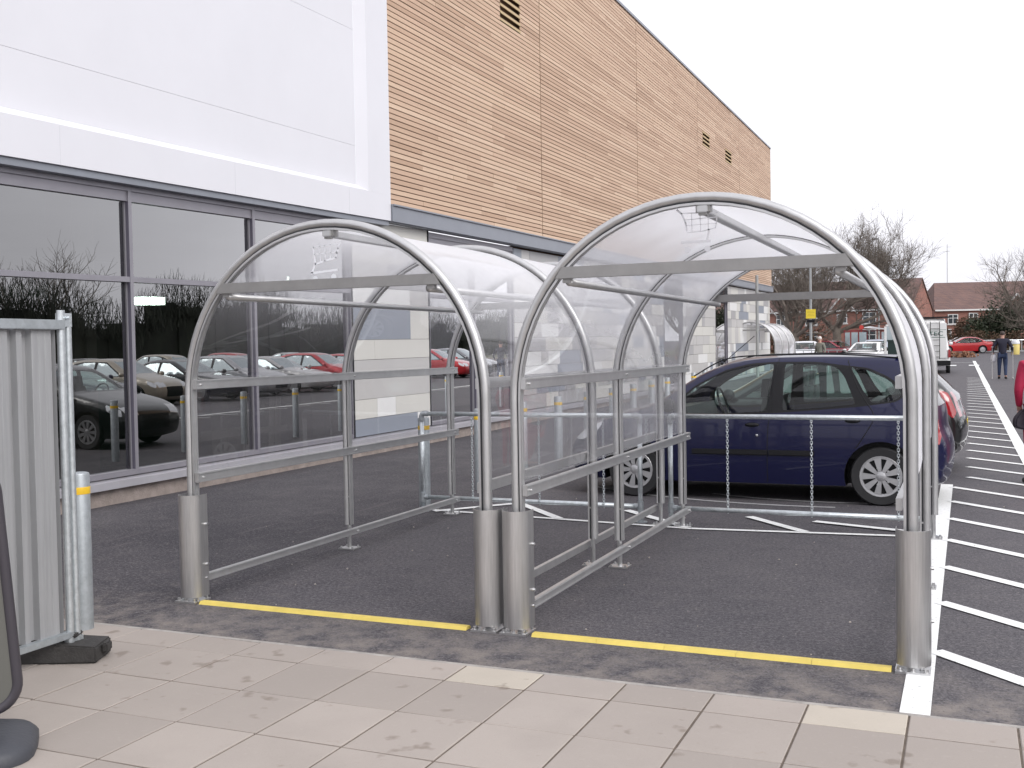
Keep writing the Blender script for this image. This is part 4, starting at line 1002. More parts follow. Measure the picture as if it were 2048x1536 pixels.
scen, SW = car('people_carrier', 'navy blue compact people carrier parked behind the right trolley shelter, nose to the store', (2.585, 6.27, 0), pi, top, .82, (1.255, -1.25), .29, .185, navy,
   windows=[w1, w2, w3], trim=[trimp], ws=(.99, 1.40), rw=(.98, 1.40), belt=.90, tum=.27, seams=[(X2u([(2.84, 1.46), (2.80, 1.2), (2.77, .93), (2.75, .75), (2.74, .5), (2.74, .2)]), 0), (X2u([(3.52, 1.43), (3.60, 1.2), (3.70, 1.02), (3.76, .93), (3.77, .85), (3.70, .72), (3.60, .56)]), 0), (X2u([(1.70, .86), (1.69, .6), (1.72, .3), (1.76, .2)]), 0), (X2u([(4.12, 1.38), (4.24, 1.12), (4.30, .95)]), 0)],
   moulds=[(-.62+.0, -.17, .505, .055), (-.83, -.18, .515, .055)][:1]+[(-.16, .62, .505, .055), (-.84, -.175, .515, .055)][:1], tail=X2u([(4.33, .86), (4.37, .84), (4.39, .70), (4.37, .60), (4.34, .62)]), ftail=(.60, .86, .64, .9), head=X2u([(.64, .60), (.72, .72), (.98, .81), (.92, .70), (.74, .60)]), fhead=(.56, .72, .40, .9), grille=(.28, .40, .45), step=.05,
   blackbump=lambda u, z: False)
for nm, x, z in (('door_handle', 2.59, .785), ('door_handle', 3.575, .835)):
    for s in (1, -1):
        u = 2.585-x; w_ = SW(u, z); m = MB(); m.lathe([(0, -.010), (.012, -.008), (.018, .0), (.012, .012), (0, .015)], (0, 0, 0), 14, 'Y')
        mm = MB(); mm.v = [(a*4.2+u, b+s*w_, c*1.3+z) for a, b, c in m.v]; mm.f = m.f; mm.m = m.m; mm.build(nm, MT['black'], scen, smooth=True)
for s in (1, -1): MB().lathe([(0, .012*s), (.013, .010*s), (.014, -.004*s)], (2.585-2.64, s*SW(-.055, .68), .68), 12, 'Y').build('door_lock', MT['chrome'], scen)
m = MB(); m.prism([(-1.46, 1.45), (-1.38, 1.468), (-1.56, 1.468), (-1.68, 1.41), (-1.66, 1.37), (-1.54, 1.40)], -.60, .60); m.build('roof_spoiler', navy, scen, smooth=40)
m = MB(); m.tube([(.43, 0, 1.43), (-.02+.43-.30, 0, 1.70)], .004, 6); m.tube([(.45, 0, 1.42), (.41, 0, 1.455)], .010, 8); m.build('roof_aerial', MT['black'], scen)
m = MB(); m.box((-.02, .5, .31), (0.01, .01, .01)); 
for s in (1, -1):
    m = MB(); P_ = catmull(X2u([(1.95, 1.27), (2.3, 1.45), (2.8, 1.482), (3.4, 1.482), (4.0, 1.44)]), .06); m.tube([(p.x, s*(SW(p.x, p.y-.02, .03)-.045), p.y+.012) for p in P_], .008, 6); m.build('roof_gutter', MT['black'], scen)
# --- generic profiles
def hatch_top(s=1.): return [(u*s, z) for u, z in [(1.72, .18), (1.90, .22), (1.97, .40), (1.95, .56), (1.85, .68), (1.55, .80), (1.02, .92), (.80, .98), (.35, 1.24), (.05, 1.385), (-.35, 1.43), (-.9, 1.42), (-1.35, 1.36), (-1.58, 1.25), (-1.86, .98), (-1.93, .80), (-1.99, .62), (-2.0, .45), (-1.95, .28), (-1.80, .18)]]
HW = [[(.62, .92), (.30, 1.13), (.02, 1.30), (-.30, 1.33), (-.34, .90)], [(-.42, .90), (-.40, 1.335), (-.85, 1.33), (-1.1, 1.27), (-1.25, 1.0), (-1.15, .93)], [(-1.20, 1.25), (-1.45, 1.15), (-1.60, 1.02), (-1.33, .97)]]
HT = [[(.75, .90), (.30, 1.17), (.02, 1.345), (-.85, 1.36), (-1.22, 1.30), (-1.50, 1.17), (-1.70, .99), (-1.15, .90), (-.4, .87)]]
def saloon_top(): return [(2.05, .20), (2.20, .26), (2.24, .42), (2.20, .58), (2.05, .70), (1.5, .80), (1.02, .86), (.85, .90), (.35, 1.16), (.02, 1.30), (-.4, 1.345), (-.9, 1.31), (-1.25, 1.18), (-1.60, .99), (-1.80, .95), (-2.1, .93), (-2.2, .86), (-2.25, .62), (-2.24, .42), (-2.18, .25), (-2.0, .20)]
SWn = [[(.72, .88), (.32, 1.09), (.02, 1.235), (-.30, 1.255), (-.34, .87)], [(-.42, .87), (-.40, 1.255), (-.85, 1.225), (-1.12, 1.12), (-1.30, .98), (-1.0, .90)]]
STr = [[(.85, .86), (.32, 1.12), (.0, 1.265), (-.4, 1.285), (-.9, 1.25), (-1.2, 1.13), (-1.42, .97), (-1.0, .87), (-.4, .85)]]
def hatch(label, loc, rz, col, nm='parked_hatchback', detail=False, s=1., group=None, gl='carglass', step=.09, **k):
    return car(nm, label, loc, rz, hatch_top(), .83, (1.22, -1.24), .30, .19, car_paint('paint_'+nm+'_%d' % len(bpy.data.materials), col), windows=HW, trim=HT, ws=(.99, 1.36), rw=(.99, 1.30), belt=.88, tum=.36, step=step, detail=detail,
               head=[(1.92, .56), (1.87, .67), (1.60, .77), (1.65, .66), (1.80, .58)], fhead=(.55, .72, .42, .9), tail=[(-1.70, 1.02), (-1.84, .98), (-1.94, .74), (-1.90, .66), (-1.76, .80)], ftail=(.70, 1.0, .50, .9), grille=(.30, .56, .36), plate=(-2.058, .58, 'sign_yellow'), group=group, glassmat=gl, **k)[0]
def saloon(label, loc, rz, col, nm='parked_saloon', detail=False, group=None, gl='carglass', **k):
    return car(nm, label, loc, rz, saloon_top(), .86, (1.35, -1.35), .31, .20, car_paint('paint_'+nm+'_%d' % len(bpy.data.materials), col, .1), windows=SWn, trim=STr, ws=(.93, 1.28), rw=(1.0, 1.24), belt=.86, tum=.42, step=.09, detail=detail,
               head=[(2.18, .56), (2.12, .66), (1.95, .70), (1.98, .57)], fhead=(.54, .67, .40, .74), tail=[(-2.05, .86), (-2.19, .84), (-2.22, .64), (-2.05, .66)], ftail=(.66, .86, .45, .9), grille=(.53, .66, .20), group=group, glassmat=gl, **k)[0]
PC = 'parked cars in the car park'
hatch('black hatchback with big red tail lamps parked beyond the navy people carrier', (2.56, 9.25, 0), pi, (.012, .013, .014), detail=True, step=.06, group=PC)
p = gp(1727, 53); saloon('white saloon facing the camera in front of the red bus shelter', (p.x, p.y+2, gz(p.y+2)), radians(-97), (.78, .78, .77), group=PC)
p = gp(1752, 62); hatch('silver blue hatchback half hidden behind the white saloon', (p.x, p.y, gz(p.y)), radians(-95), (.42, .46, .55), group=PC)
p = gp(1672, 72); saloon('dark red saloon parked side-on below the big bare tree', (p.x, p.y, gz(p.y)), radians(-32), (.22, .012, .025), group=PC)
p = gp(1610, 58); hatch('white hatchback standing right of the far trolley shelter', (p.x, p.y, gz(p.y)), radians(-85), (.75, .75, .78), group=PC)
p = gp(1925, 88); saloon('bright red saloon parked across the end of the hatched walkway, right of the van', (p.x, p.y, gz(p.y)), radians(196), (.50, .010, .015), group=PC)
p = gp(1921, 104); hatch('pale silver hatchback behind the bright red saloon', (p.x, p.y, gz(p.y)), radians(170), (.6, .6, .62), group=PC)
# cars of the neighbouring rows, met in the reflections of the shop glass
GR = 'cars in the neighbouring rows'
protos = {}
spec = [(11.2, 9.6, 's', 'black', (.015, .016, .02)), (11.3, 12.3, 'h', 'dark red', (.16, .008, .014)), (11.1, 15.0, 'h', 'mid grey', (.20, .21, .23)), (11.2, 17.8, 's', 'dark blue', (.015, .02, .05)), (11.4, 20.4, 'h', 'beige', (.42, .38, .31)), (11.2, 23.1, 's', 'black', None), (11.2, 25.8, 'h', 'silver', (.45, .46, .48)), (11.3, 28.5, 's', 'pale grey', (.5, .5, .5)), (11.1, 31.3, 'h', 'bright red', (.50, .012, .018)), (11.2, 34.0, 's', 'bright red', (.50, .012, .018)), (11.3, 36.8, 'h', 'silver', None), (11.2, 42, 'h', 'bright red', None), (11.2, 45, 'h', 'mid grey', None),
        (23.5, 12.5, 'h', 'silver', None), (23.4, 16, 's', 'dark blue', None), (23.6, 22, 'h', 'mid grey', None), (23.5, 27, 's', 'pale grey', None), (23.4, 31, 's', 'black', None), (23.6, 36, 'h', 'beige', None), (23.5, 41, 'h', 'bright red', None), (23.5, 47, 's', 'pale grey', None)]
cnt = {}
ORD = ['nearest', 'second', 'third', 'fourth']
for (x, y, k, cn, c) in spec:
    row_ = 'first' if x < 20 else 'second'; kk = (k, cn, row_); cnt[kk] = cnt.get(kk, 0)+1
    lab = ORD[cnt[kk]-1]+' '+cn+' '+('hatchback' if k == 'h' else 'saloon')+' in the '+row_+' row mirrored by the shop glass'; rz = radians(180 if x < 20 else 0)+radians(random.uniform(-2, 2)); loc = (x, y, gz(y))
    if c is not None: protos[(k, cn)] = (hatch if k == 'h' else saloon)(lab, loc, rz, c, group=GR, gl='carglass_pale', interior=False)
    else: dup(protos[(k, cn)], loc, rz, lab, GR)
# --- white van with open rear door and roof ladder
def van(label, loc, rz):
    top = [(2.35, .30), (2.50, .35), (2.52, .65), (2.42, .95), (2.05, 1.12), (1.85, 1.22), (1.35, 1.85), (1.15, 2.12), (.8, 2.28), (0, 2.36), (-1.5, 2.36), (-2.35, 2.33), (-2.44, 2.2), (-2.50, 1.2), (-2.52, .55), (-2.46, .38), (-2.3, .34)]
    T, W = car('panel_van', label, loc, rz, top, .93, (1.65, -1.45), .34, .34, car_paint('paint_van', (.74, .75, .75), 0), windows=[[(1.72, 1.20), (1.30, 1.72), (.85, 1.74), (.85, 1.18)]], trim=[[(1.8, 1.17), (1.33, 1.76), (.80, 1.78), (.80, 1.14)]], ws=(1.25, 1.95), belt=1.2, tum=.12, step=.12, detail=False, cat='van', interior=False, rcorner=.07, plan=.02, tail=None, glassmat='carglass_pale')
    m = MB(); m.b2((-2.60, -.78, .66), (-2.54, -.02, 2.16)); m.b2((-2.545, .02, .66), (-2.53, .80, 2.18)); m.build('rear_door', bpy.data.materials['paint_van'], T, bevel=.02)
    m = MB(); m.b2((-2.53, .03, .62), (-2.50, .82, 2.2)); m.build('load_space', MT['dark'], T)
    # open door swung out to the left with its window and dark inner trim
    d = MB(); d.b2((-2.62, .86, .72), (-2.57, 1.72, .80)).b2((-2.62, .86, 2.06), (-2.57, 1.66, 2.14)).b2((-2.62, .86, .80), (-2.57, .95, 2.06)).b2((-2.62, 1.62, .80), (-2.57, 1.72, 2.06)); dd = d.build('rear_door', bpy.data.materials['paint_van'], T, bevel=.015); dd['label'] = 'open rear door swung out to the left'
    MB().b2((-2.60, .95, 1.44), (-2.58, 1.62, 2.06)).build('pane', MT['carglass_pale'], dd); MB().b2((-2.63, .97, .55), (-2.58, 1.58, 1.46)).b2((-2.66, .95, 1.40), (-2.58, 1.60, 1.48)).build('door_trim', mat('trim_green', (.012, .03, .028), .5), dd)
    for s in (-1, 1):
        m = MB(); m.box((-2.56, s*.88, .86), (.06, .09, .34)); m.build('tail_light', MT['rear_lamp'], T)
    m = MB(); m.b2((-2.66, -.93, .36), (-2.50, .93, .56)); m.build('bumper', MT['black'], T, bevel=.02)
    m = MB(); X_ = -2.66
    for y in (-.14, -.50): m.tube([(X_, y, .62), (X_, y, 2.22)], .014, 6)
    for i in range(7): m.tube([(X_, -.14, .72+i*.24), (X_, -.50, .72+i*.24)], .011, 6)
    m.build('ladder', MT['black'], T)
    m = MB(); m.b2((-2.5, -.9, 2.38), (-1.8, .9, 2.43)); m.build('roof_rack', MT['black'], T)
    cu = bpy.data.curves.new('lettering', 'FONT'); cu.body = 'TEC'; cu.size = .26; cu.extrude = .003; cu.align_x = 'CENTER'
    tmp = bpy.data.objects.new('tmp', cu); COL.objects.link(tmp); bpy.context.view_layer.update(); me = bpy.data.meshes.new_from_object(tmp.evaluated_get(bpy.context.evaluated_depsgraph_get())); bpy.data.objects.remove(tmp)
    o = bpy.data.objects.new('lettering', me); me.materials.clear(); me.materials.append(mat('letter_green', (.03, .12, .09), .5)); COL.objects.link(o); o.parent = T; o.location = (-2.605, -.36, 1.62); o.rotation_euler = (pi/2, 0, -pi/2); o.scale = (1.25, 1, 1)
    MB().b2((-2.606, -.75, 1.86), (-2.60, -.05, 1.875)).b2((-2.606, -.72, 1.54), (-2.60, -.12, 1.56)).build('lettering_rule', bpy.data.materials['letter_green'], T)
    return T
p = gp(1852, 45.5); van('white high-roof van seen from behind with ladder and one rear door swung open', (p.x, p.y+2.4, gz(p.y)), radians(91))
# ================================================================== FAR BUILDINGS
def house(label, x, y, W_, D_, eav, ridge, wins, gables=(), rz=0, z=None, chim=(), hip=0):
    T = thing('brick_house', label, 'house', (x, y, gz(y) if z is None else z), rz, 'brick houses beyond the car park')
    m = MB(); m.b2((-W_/2, 0, 0), (W_/2, D_, eav)); 
    for sx in ((-1, 1) if not hip else ()): m.add([(sx*W_/2, 0, eav), (sx*W_/2, D_, eav), (sx*W_/2, D_/2, ridge)], [(0, 1, 2)])
    m.build('wall', MT['brick'], T)
    m = MB(); o = .25; zz = eav-.12
    for y0, y1 in ((-o, D_/2), (D_+o, D_/2)):
        m.add([(-W_/2-.1, y0, zz), (W_/2+.1, y0, zz), (W_/2+.1-hip, y1, ridge+.05), (-W_/2-.1+hip, y1, ridge+.05), (-W_/2-.1, y0, zz+.12), (W_/2+.1, y0, zz+.12), (W_/2+.1-hip, y1, ridge+.17), (-W_/2-.1+hip, y1, ridge+.17)], [(0, 1, 2, 3), (4, 5, 6, 7), (0, 1, 5, 4), (2, 3, 7, 6), (0, 3, 7, 4), (1, 2, 6, 5)])
    if hip:
        for s_ in (-1, 1): m.add([(s_*(W_/2+.12), -o, zz+.1), (s_*(W_/2+.12), D_+o, zz+.1), (s_*(W_/2+.12-hip), D_/2, ridge+.16)], [(0, 1, 2)])
    r = m.build('roof', MT['tiles'], T)
    for cx in chim: MB().b2((cx-.3, D_/2-.3, ridge-.4), (cx+.3, D_/2+.3, ridge+.75)).build('chimney', MT['brick'], r)
    MB().b2((-W_/2, -o-.03, eav-.17), (W_/2, -o, eav-.02)).build('gutter', MT['white_pvc'], T)
    for gx, gw, gh in gables:
        m = MB(); m.add([(gx-gw/2, -.06, eav-.3), (gx+gw/2, -.06, eav-.3), (gx, -.06, eav+gh), (gx-gw/2, .8, eav-.3), (gx+gw/2, .8, eav-.3), (gx, 1.8, eav+gh)], [(0, 1, 2), (0, 2, 5, 3), (1, 2, 5, 4)])
        m.b2((gx-gw/2+.05, -.055, 0), (gx+gw/2-.05, -.01, eav-.2)); gm = m.build('gable', MT['brick'], T)
        m = MB()
        for s in (-1, 1): m.sweep([(gx, -.14, eav+gh+.05), (gx+s*(gw/2+.1), -.14, eav-.38)], [(-.08, -.06), (.08, -.06), (.08, .06), (-.08, .06)])
        m.build('bargeboard', MT['white_pvc'], gm)
        m = MB()
        for s in (-1, 1): m.add([(gx, -.2, eav+gh+.12), (gx+s*(gw/2+.15), -.2, eav-.30), (gx+s*(gw/2+.15), 1., eav-.25), (gx, 2.2, eav+gh+.12)], [(0, 1, 2, 3)])
        m.build('roof_slope', MT['tiles'], gm)
    for (wx, wz, ww, wh) in wins:
        m = MB(); m.b2((wx-ww/2, -.10, wz), (wx+ww/2, -.07, wz+wh)); m.b2((wx-ww/2-.08, -.14, wz-.10), (wx+ww/2+.08, -.07, wz-.02)); f = m.build('window', MT['white_pvc'], T)
        m = MB()
        for a in range(2 if ww > .7 else 1):
            n = 2 if ww > .7 else 1; pw = (ww-.08*(n+1))/n; xa = wx-ww/2+.08+a*(pw+.08)
            m.b2((xa, -.115, wz+.07), (xa+pw, -.10, wz+wh*.58)); m.b2((xa, -.115, wz+wh*.58+.06), (xa+pw, -.10, wz+wh-.07))
        m.build('pane', MT['winpane'], f)
    return T
def hloc(corner, rz, W_): return corner-Vector((cos(rz), sin(rz), 0))*W_/2
c0 = gp(1822, 100); r1_ = radians(-10); c = hloc(c0, r1_, 24)
house('long red brick house with small gable behind the big bare tree, left of the van', c.x, c.y, 24, 9.2, 4.15, 7.0, [(8.2, 2.75, 1.3, 1.1), (8.2, .9, 1.3, 1.3), (10.6, 2.75, 1.1, 1.1), (5.6, 2.85, 1.0, .9), (2.6, 2.75, 1.2, 1.1), (2.6, .9, 1.2, 1.2), (-.5, 2.75, .9, 1.1), (-.6, .9, .8, 1.1), (-4, 2.75, 1.2, 1.1), (-4, .9, 1.3, 1.2), (-8, 2.75, 1.2, 1.1)], gables=((5.6, 2.8, 1.35), (-2.2, 2.4, 1.0)), rz=r1_, chim=())
ang = radians(8)
pL, pR = gp(1874, 108), gp(2110, 108); c = (pL+pR)/2; Wh = (pR-pL).length
h2 = house('red brick house with wide tiled roof behind the evergreen shrubs, far right', c.x, c.y, Wh, 9.5, 4.1, 6.9, [(-4.2, 2.6, 1.0, 1.0), (-4.9, .9, 1.1, 1.2), (-2.2, 2.6, .9, 1.1), (1.4, 2.6, 1.1, 1.1), (-1.2, .9, 1.1, 1.3)], gables=((2.0, 2.6, 1.4),), rz=radians(16), chim=(5.3,), hip=1.3)
pL, pR = gp(1300, 128), gp(1545, 128); c = (pL+pR)/2
house('red brick house glimpsed low at the far corner of the store', c.x+1.5, c.y, 13, 9, 4.0, 6.4, [(5, .9, 1.2, 1.2), (5, 2.6, 1.2, 1.1), (3, 2.6, 1.2, 1.1)], rz=ang)
p = gp(1862, 112); T = thing('conservatory_annex', 'low glazed link with white bars between the two brick houses', 'annex', (p.x, p.y+6, gz(p.y)), ang)
MB().b2((-1.6, 0, 0), (1.9, 3, 4.2)).build('wall', MT['brick'], T); m = MB(); m.add([(-1.6, -.2, 4.1), (1.9, -.2, 4.1), (1.9, 2.2, 5.5), (-1.6, 2.2, 5.5)], [(0, 1, 2, 3)]); m.build('glazed_roof', mat('annex_glass', (.30, .34, .38), .2), T)
m = MB()
for x in (-1.6, -.6, .4, 1.9): m.sweep([(x, -.22, 4.13), (x, 2.2, 5.55)], [(-.04, -.04), (.04, -.04), (.04, .04), (-.04, .04)])
m.build('glazing_bar', MT['white_pvc'], T)
# bus shelter with dark red frame
p = gp(1733, 78); T = thing('bus_shelter', 'dark red framed bus shelter with pale pitched roof in front of the brick house', 'bus shelter', (p.x, p.y, gz(p.y)), ang)
m = MB()
for x in (-1.55, -1.1, -.55, 0.05, 1.0, 1.5): m.box((x, 0, 1.0), (.06, .06, 2.0))
m.b2((-1.6, -.05, 1.95), (-.0, .05, 2.06)).b2((.3, -.05, 1.95), (1.6, .05, 2.02)); m.build('frame', MT['bus_red'], T)
m = MB(); m.add([(-.2, -.7, 2.2), (1.75, -.7, 2.02), (1.75, .8, 2.02), (.3, .8, 2.3), (-.2, -.7, 2.25), (1.75, -.7, 2.07), (1.75, .8, 2.07), (.3, .8, 2.35)], [(0, 1, 2, 3), (4, 5, 6, 7), (0, 1, 5, 4), (2, 3, 7, 6), (1, 2, 6, 5), (0, 3, 7, 4)]); m.build('roof', MT['white_trim'], T)
m = MB()
for a, b in ((-1.5, -1.15), (-1.05, -.6), (-.5, 0), (1.05, 1.45)): m.b2((a, -.01, .15), (b, .01, 1.9))
m.build('glass_panel', MT['carglass_pale'], T)
m = MB(); m.lathe([(0, -.02), (.16, -.02), (.16, .02), (0, .02)], (-.35, -.1, 2.25), 18, 'Y'); m.tube([(-.35, -.06, 1.9), (-.35, -.06, 2.4)], .02, 6); m.build('roundel', mat('roundel_red', (.6, .06, .05), .5), T)
# ================================================================== POSTS, SIGNS, RAIL
p = gp(1622, 70); T = thing('lamp_post', 'grey lamp post carrying a square yellow sign between the bare trees', 'lamp post', (p.x, p.y, gz(p.y)))
m = MB(); m.tube([(0, 0, 0), (0, 0, 1.2)], .13, 12).tube([(0, 0, 1.2), (0, 0, 7.6)], .075, 12, scales=[1.2, .9]); m.build('post', MT['grey_post'], T, smooth=40)
m = MB(); m.box((0.02, -.12, 3.15), (.62, .03, .60)); sg = m.build('yellow_sign', MT['sign_yellow'], T); m = MB()
for i, wd in enumerate((.42, .46, .36, .44)): m.box((.02, -.137, 3.33-i*.1), (wd, .004, .018))
m.build('sign_text_lines', mat('sign_ink', (.35, .27, .04), .6), sg)
MB().box((.02, -.13, 2.68), (.5, .05, .17)).build('camera_box', MT['black'], T, bevel=.02)
p = gp(1758, 100); T = thing('lamp_post', 'slender dark lamp post with square head against the sky right of the big bare tree', 'lamp post', (p.x, p.y, gz(p.y)))
m = MB(); m.tube([(0, 0, 0), (0, 0, 10.6)], .085, 10, scales=[1.2, .8]); m.build('post', MT['grey_post'], T, smooth=40); MB().box((-.28, 0, 10.65), (.62, .3, .12)).build('lamp_head', mat('lamp_head', (.12, .12, .13), .5), T, bevel=.03)
p = gp(1515, 38.5); T = tag(MB().tube([(0, 0, 0), (0, 0, 3.92)], .055, 14).lathe([(.10, 0), (.10, .03), (.05, .04)], n=16).lathe([(.058, 3.92), (.05, 3.95), (0, 3.96)], n=14).build('steel_post', MT['grey_post'], smooth=40), 'plain grey steel post rising in front of the far trolley shelter', 'post'); T.location = (p.x, p.y, gz(p.y))
p = gp(1895, 118); T = tag(MB().tube([(0, 0, 0), (0, 0, 11.5)], .035, 6).box((.2, 0, 11.2), (.5, .03, .03)).box((-.1, 0, 10.7), (.7, .03, .03)).build('aerial_mast', MT['grey_post']), 'thin aerial mast rising behind the roof of the right brick house', 'mast'); T.location = (p.x, p.y, gz(p.y))
pA, pB = gp(1950, 90), gp(2090, 90); T = thing('guard_rail', 'pale steel guard rail in front of the evergreen shrubs at the far right', 'guard rail', (pA.x, pA.y, gz(pA.y))); dlt = pB-pA
m = MB(); m.tube([(0, 0, 1.02), (dlt.x, dlt.y, 1.02)], .045, 8); m.build('rail', MT['galv'], T)
for i in range(7): MB().tube([(dlt.x*i/6, dlt.y*i/6, 0), (dlt.x*i/6, dlt.y*i/6, 1.0)], .035, 8).build('post', MT['galv'], T)
MB().b2((0, -.02, .05), (dlt.x, .02, .16)).build('bottom_rail', MT['galv'], T)
p = gp(2031, 80); T = thing('litter_bin', 'yellow and white topped litter bin by the guard rail behind the walking man', 'bin', (p.x, p.y, gz(p.y)))
MB().lathe([(.28, 0), (.30, .75), (.26, .80)], n=16).build('body', mat('bin_yellow', (.62, .50, .16), .5), T, smooth=40); MB().lathe([(.31, .80), (.31, .92), (.22, 1.08), (0, 1.12)], n=16).build('lid', MT['white_trim'], T, smooth=40)
rs2 = random.Random(9)
for nm, px, d, s in (('left pile of brown plant clippings beside the van wheel', 1902, 74, 1.0), ('right pile of brown plant clippings at the end of the white line', 1931, 74, .8)):
    p = gp(px, d); m = MB()
    for i in range(60):
        c = Vector((rs2.gauss(0, .45)*s, rs2.gauss(0, .3), 0)); c.z = max(.05, rs2.uniform(0, .5)*s*math.exp(-c.length_squared*1.5))
        r = rs2.uniform(.08, .16); q = Quaternion((rs2.random()-.5, rs2.random()-.5, rs2.random()-.5, rs2.random()-.5)).normalized()
        m.add([c+q @ Vector(v)*r for v in ((1, 0, 0), (-1, .3, 0), (0, 1, .2), (0, -.6, .5), (.2, 0, -.8))], [(0, 2, 3), (2, 1, 3), (1, 2, 4), (0, 3, 4), (1, 3, 4), (0, 2, 4)])
    o = m.build('clippings_pile', mat('clippings_%d' % px, (.24, .12, .07), .9, var=.3)); o.location = (p.x, p.y, gz(p.y)); tag(o, nm, 'pile of clippings', 'brown clippings piles')
# barrier beside the far trolley shelter, seen over the roof of the navy car
pA, pB = gp(1560, 52), gp(1692, 48); T = thing('low_railing', 'low white barrier rail running along behind the navy car roof', 'railing', (pA.x, pA.y, gz(pA.y))); dlt = pB-pA
MB().tube([(0, 0, 1.02), (dlt.x, dlt.y, 1.02)], .025, 6).build('rail', MT['galv'], T)
for i in range(9): MB().tube([(dlt.x*i/8, dlt.y*i/8, 0), (dlt.x*i/8, dlt.y*i/8, 1.0)], .02, 6).build('post', MT['galv'], T)
# ================================================================== TREES
def bare_tree(label, px, d, H, spread, seed, mt='bark', depth=6, lean=0, trunk=.26, first=.22, parent_group='bare winter trees behind the car park', loc=None, sides=4):
    rd = random.Random(seed); p = loc or gp(px, d)
    T = thing('bare_tree', label, 'tree', (p.x, p.y, gz(p.y)), 0, parent_group)
    tr, cr = MB(), MB()
    def limb(mb, p0, d0, L, r, lvl):
        n = 4 if lvl < 3 else 3; pts = [p0]; dd = d0.copy(); 
        for i in range(n):
            dd = (dd+Vector((rd.gauss(0, .13), rd.gauss(0, .13), rd.gauss(.05, .08)))).normalized(); pts.append(pts[-1]+dd*L/n)
        mb.sweep(pts, circ(r, 7 if lvl < 1 else (5 if lvl < 3 else 3)), scales=[1-.5*i/n for i in range(n+1)], caps=False)
        if lvl >= depth: return
        k = rd.choice((3, 4, 4)) if lvl < depth-1 else rd.choice((4, 5, 6))
        for i in range(k):
            t = 1.0 if i == 0 else rd.uniform(.35, .98); q = pts[min(n, int(t*n))]; a = rd.uniform(0, 2*pi); tilt = rd.uniform(.25, .5) if i == 0 else rd.uniform(.55, 1.0)
            ax = dd.orthogonal().normalized(); ax.rotate(Quaternion(dd, a)); nd_ = dd.copy(); nd_.rotate(Quaternion(ax, tilt)); nd_.z += .12*(1 if lvl > 0 else .5); nd_.x *= spread if lvl == 0 else 1; nd_.normalize()
            limb(cr, q, nd_, L*rd.uniform(.62, .84), max(.0085, r*(.62 if i else .7)*.82), lvl+1)
    tr.tube([(0, 0, -.1), (lean*.1, 0, .3), (lean*.4, 0, H*first)], trunk, 9, scales=[1.35, 1.05, .85])
    base = Vector((lean*.4, 0, H*first))
    for i in range(5):
        a = 2*pi*i/5+rd.uniform(-.4, .4); d0 = Vector((cos(a)*rd.uniform(.5, 1.0)*spread, sin(a)*.6, rd.uniform(.5, 1.1))).normalized()
        limb(cr, base-Vector((0, 0, rd.uniform(0, .25)*H*first)), d0, H*rd.uniform(.25, .31), trunk*.55, 1)
    tr.build('trunk', MT[mt], T, smooth=True, fixn=False); cr.build('crown', MT[mt], T, smooth=True, fixn=False)
    return T
bare_tree('big spreading bare tree in front of the long brick house', 1674, 80, 11.0, 1.6, 5, depth=7, trunk=.34)
bare_tree('bare tree with low dark limbs just right of the store corner', 1590, 76, 8.6, 1.1, 12, depth=6, trunk=.32)
bare_tree('bare tree rising over the shrubs at the far right edge', 2062, 86, 9.2, 1.25, 21, depth=6, trunk=.26)
bare_tree('small pale bare tree between the roofs of the two houses', 1868, 135, 8.6, .8, 31, 'bark2', depth=5, trunk=.15)
bare_tree('thin bare tree behind the long brick house, left of the big tree', 1560, 118, 10.0, .9, 37, 'bark2', depth=5, trunk=.18)
# the same winter trees on the far side of the car park, mirrored in the shop glass
for i, (x, y, H) in enumerate(((46, 34, 11.0), (47, 52, 10.5), (45, 20, 9.0))):
    bare_tree(('tallest', 'middle', 'smallest')[i]+' bare tree on the far side of the car park, mirrored in the shop glass', 0, 0, H, 1, 50+i, depth=5, trunk=.25, parent_group='bare trees across the car park', loc=Vector((x, y, 0)))
def shrub(name, label, px, d, rx, ry, H, n, mt, leaf=.12, seed=1, loc=None, kind=None, cat='shrub', twigs=True, zmin=.0):
    rd = random.Random(seed); p = loc or gp(px, d); T = thing(name, label, cat, (p.x, p.y, gz(p.y)), 0, None)
    cl = [(Vector((rd.uniform(-.75, .75)*rx, rd.uniform(-.7, .7)*ry, rd.uniform(.25, .85)*H)), rd.uniform(.25, .5)) for _ in range(14)]
    m = MB()
    for i in range(n):
        c, s = rd.choice(cl); v = Vector((rd.gauss(0, 1), rd.gauss(0, 1), rd.gauss(0, 1))).normalized()*rd.uniform(.5, 1.05)
        q = c+Vector((v.x*s*rx, v.y*s*ry, v.z*s*H*.75)); 
        if q.z < zmin: q.z = rd.uniform(zmin, H*.3)
        r = leaf*rd.uniform(.6, 1.4); a = Quaternion((rd.gauss(0, 1), rd.gauss(0, 1), rd.gauss(0, 1), rd.gauss(0, 1))).normalized()
        m.add([q+a @ Vector(w_)*r for w_ in ((-1, -.4, 0), (.1, -.6, .15), (1, 0, 0), (.1, .6, .15))], [(0, 1, 2, 3)])
    m.build('foliage', MT[mt], T, fixn=False)
    m = MB()
    for i in range(7):
        c = cl[i][0]; m.tube([(c.x*.25, c.y*.25, 0), (c.x*.6, c.y*.6, c.z*.5), tuple(c)], .05, 5, scales=[1, .7, .3])
    m.build('stem', MT['bark'], T, fixn=False); return T
shrub('evergreen_shrub', 'dark glossy evergreen bush left of the walking man, in front of the right house', 1985, 97, 2.4, 1.5, 4.0, 5200, 'leaf', .12, 2)
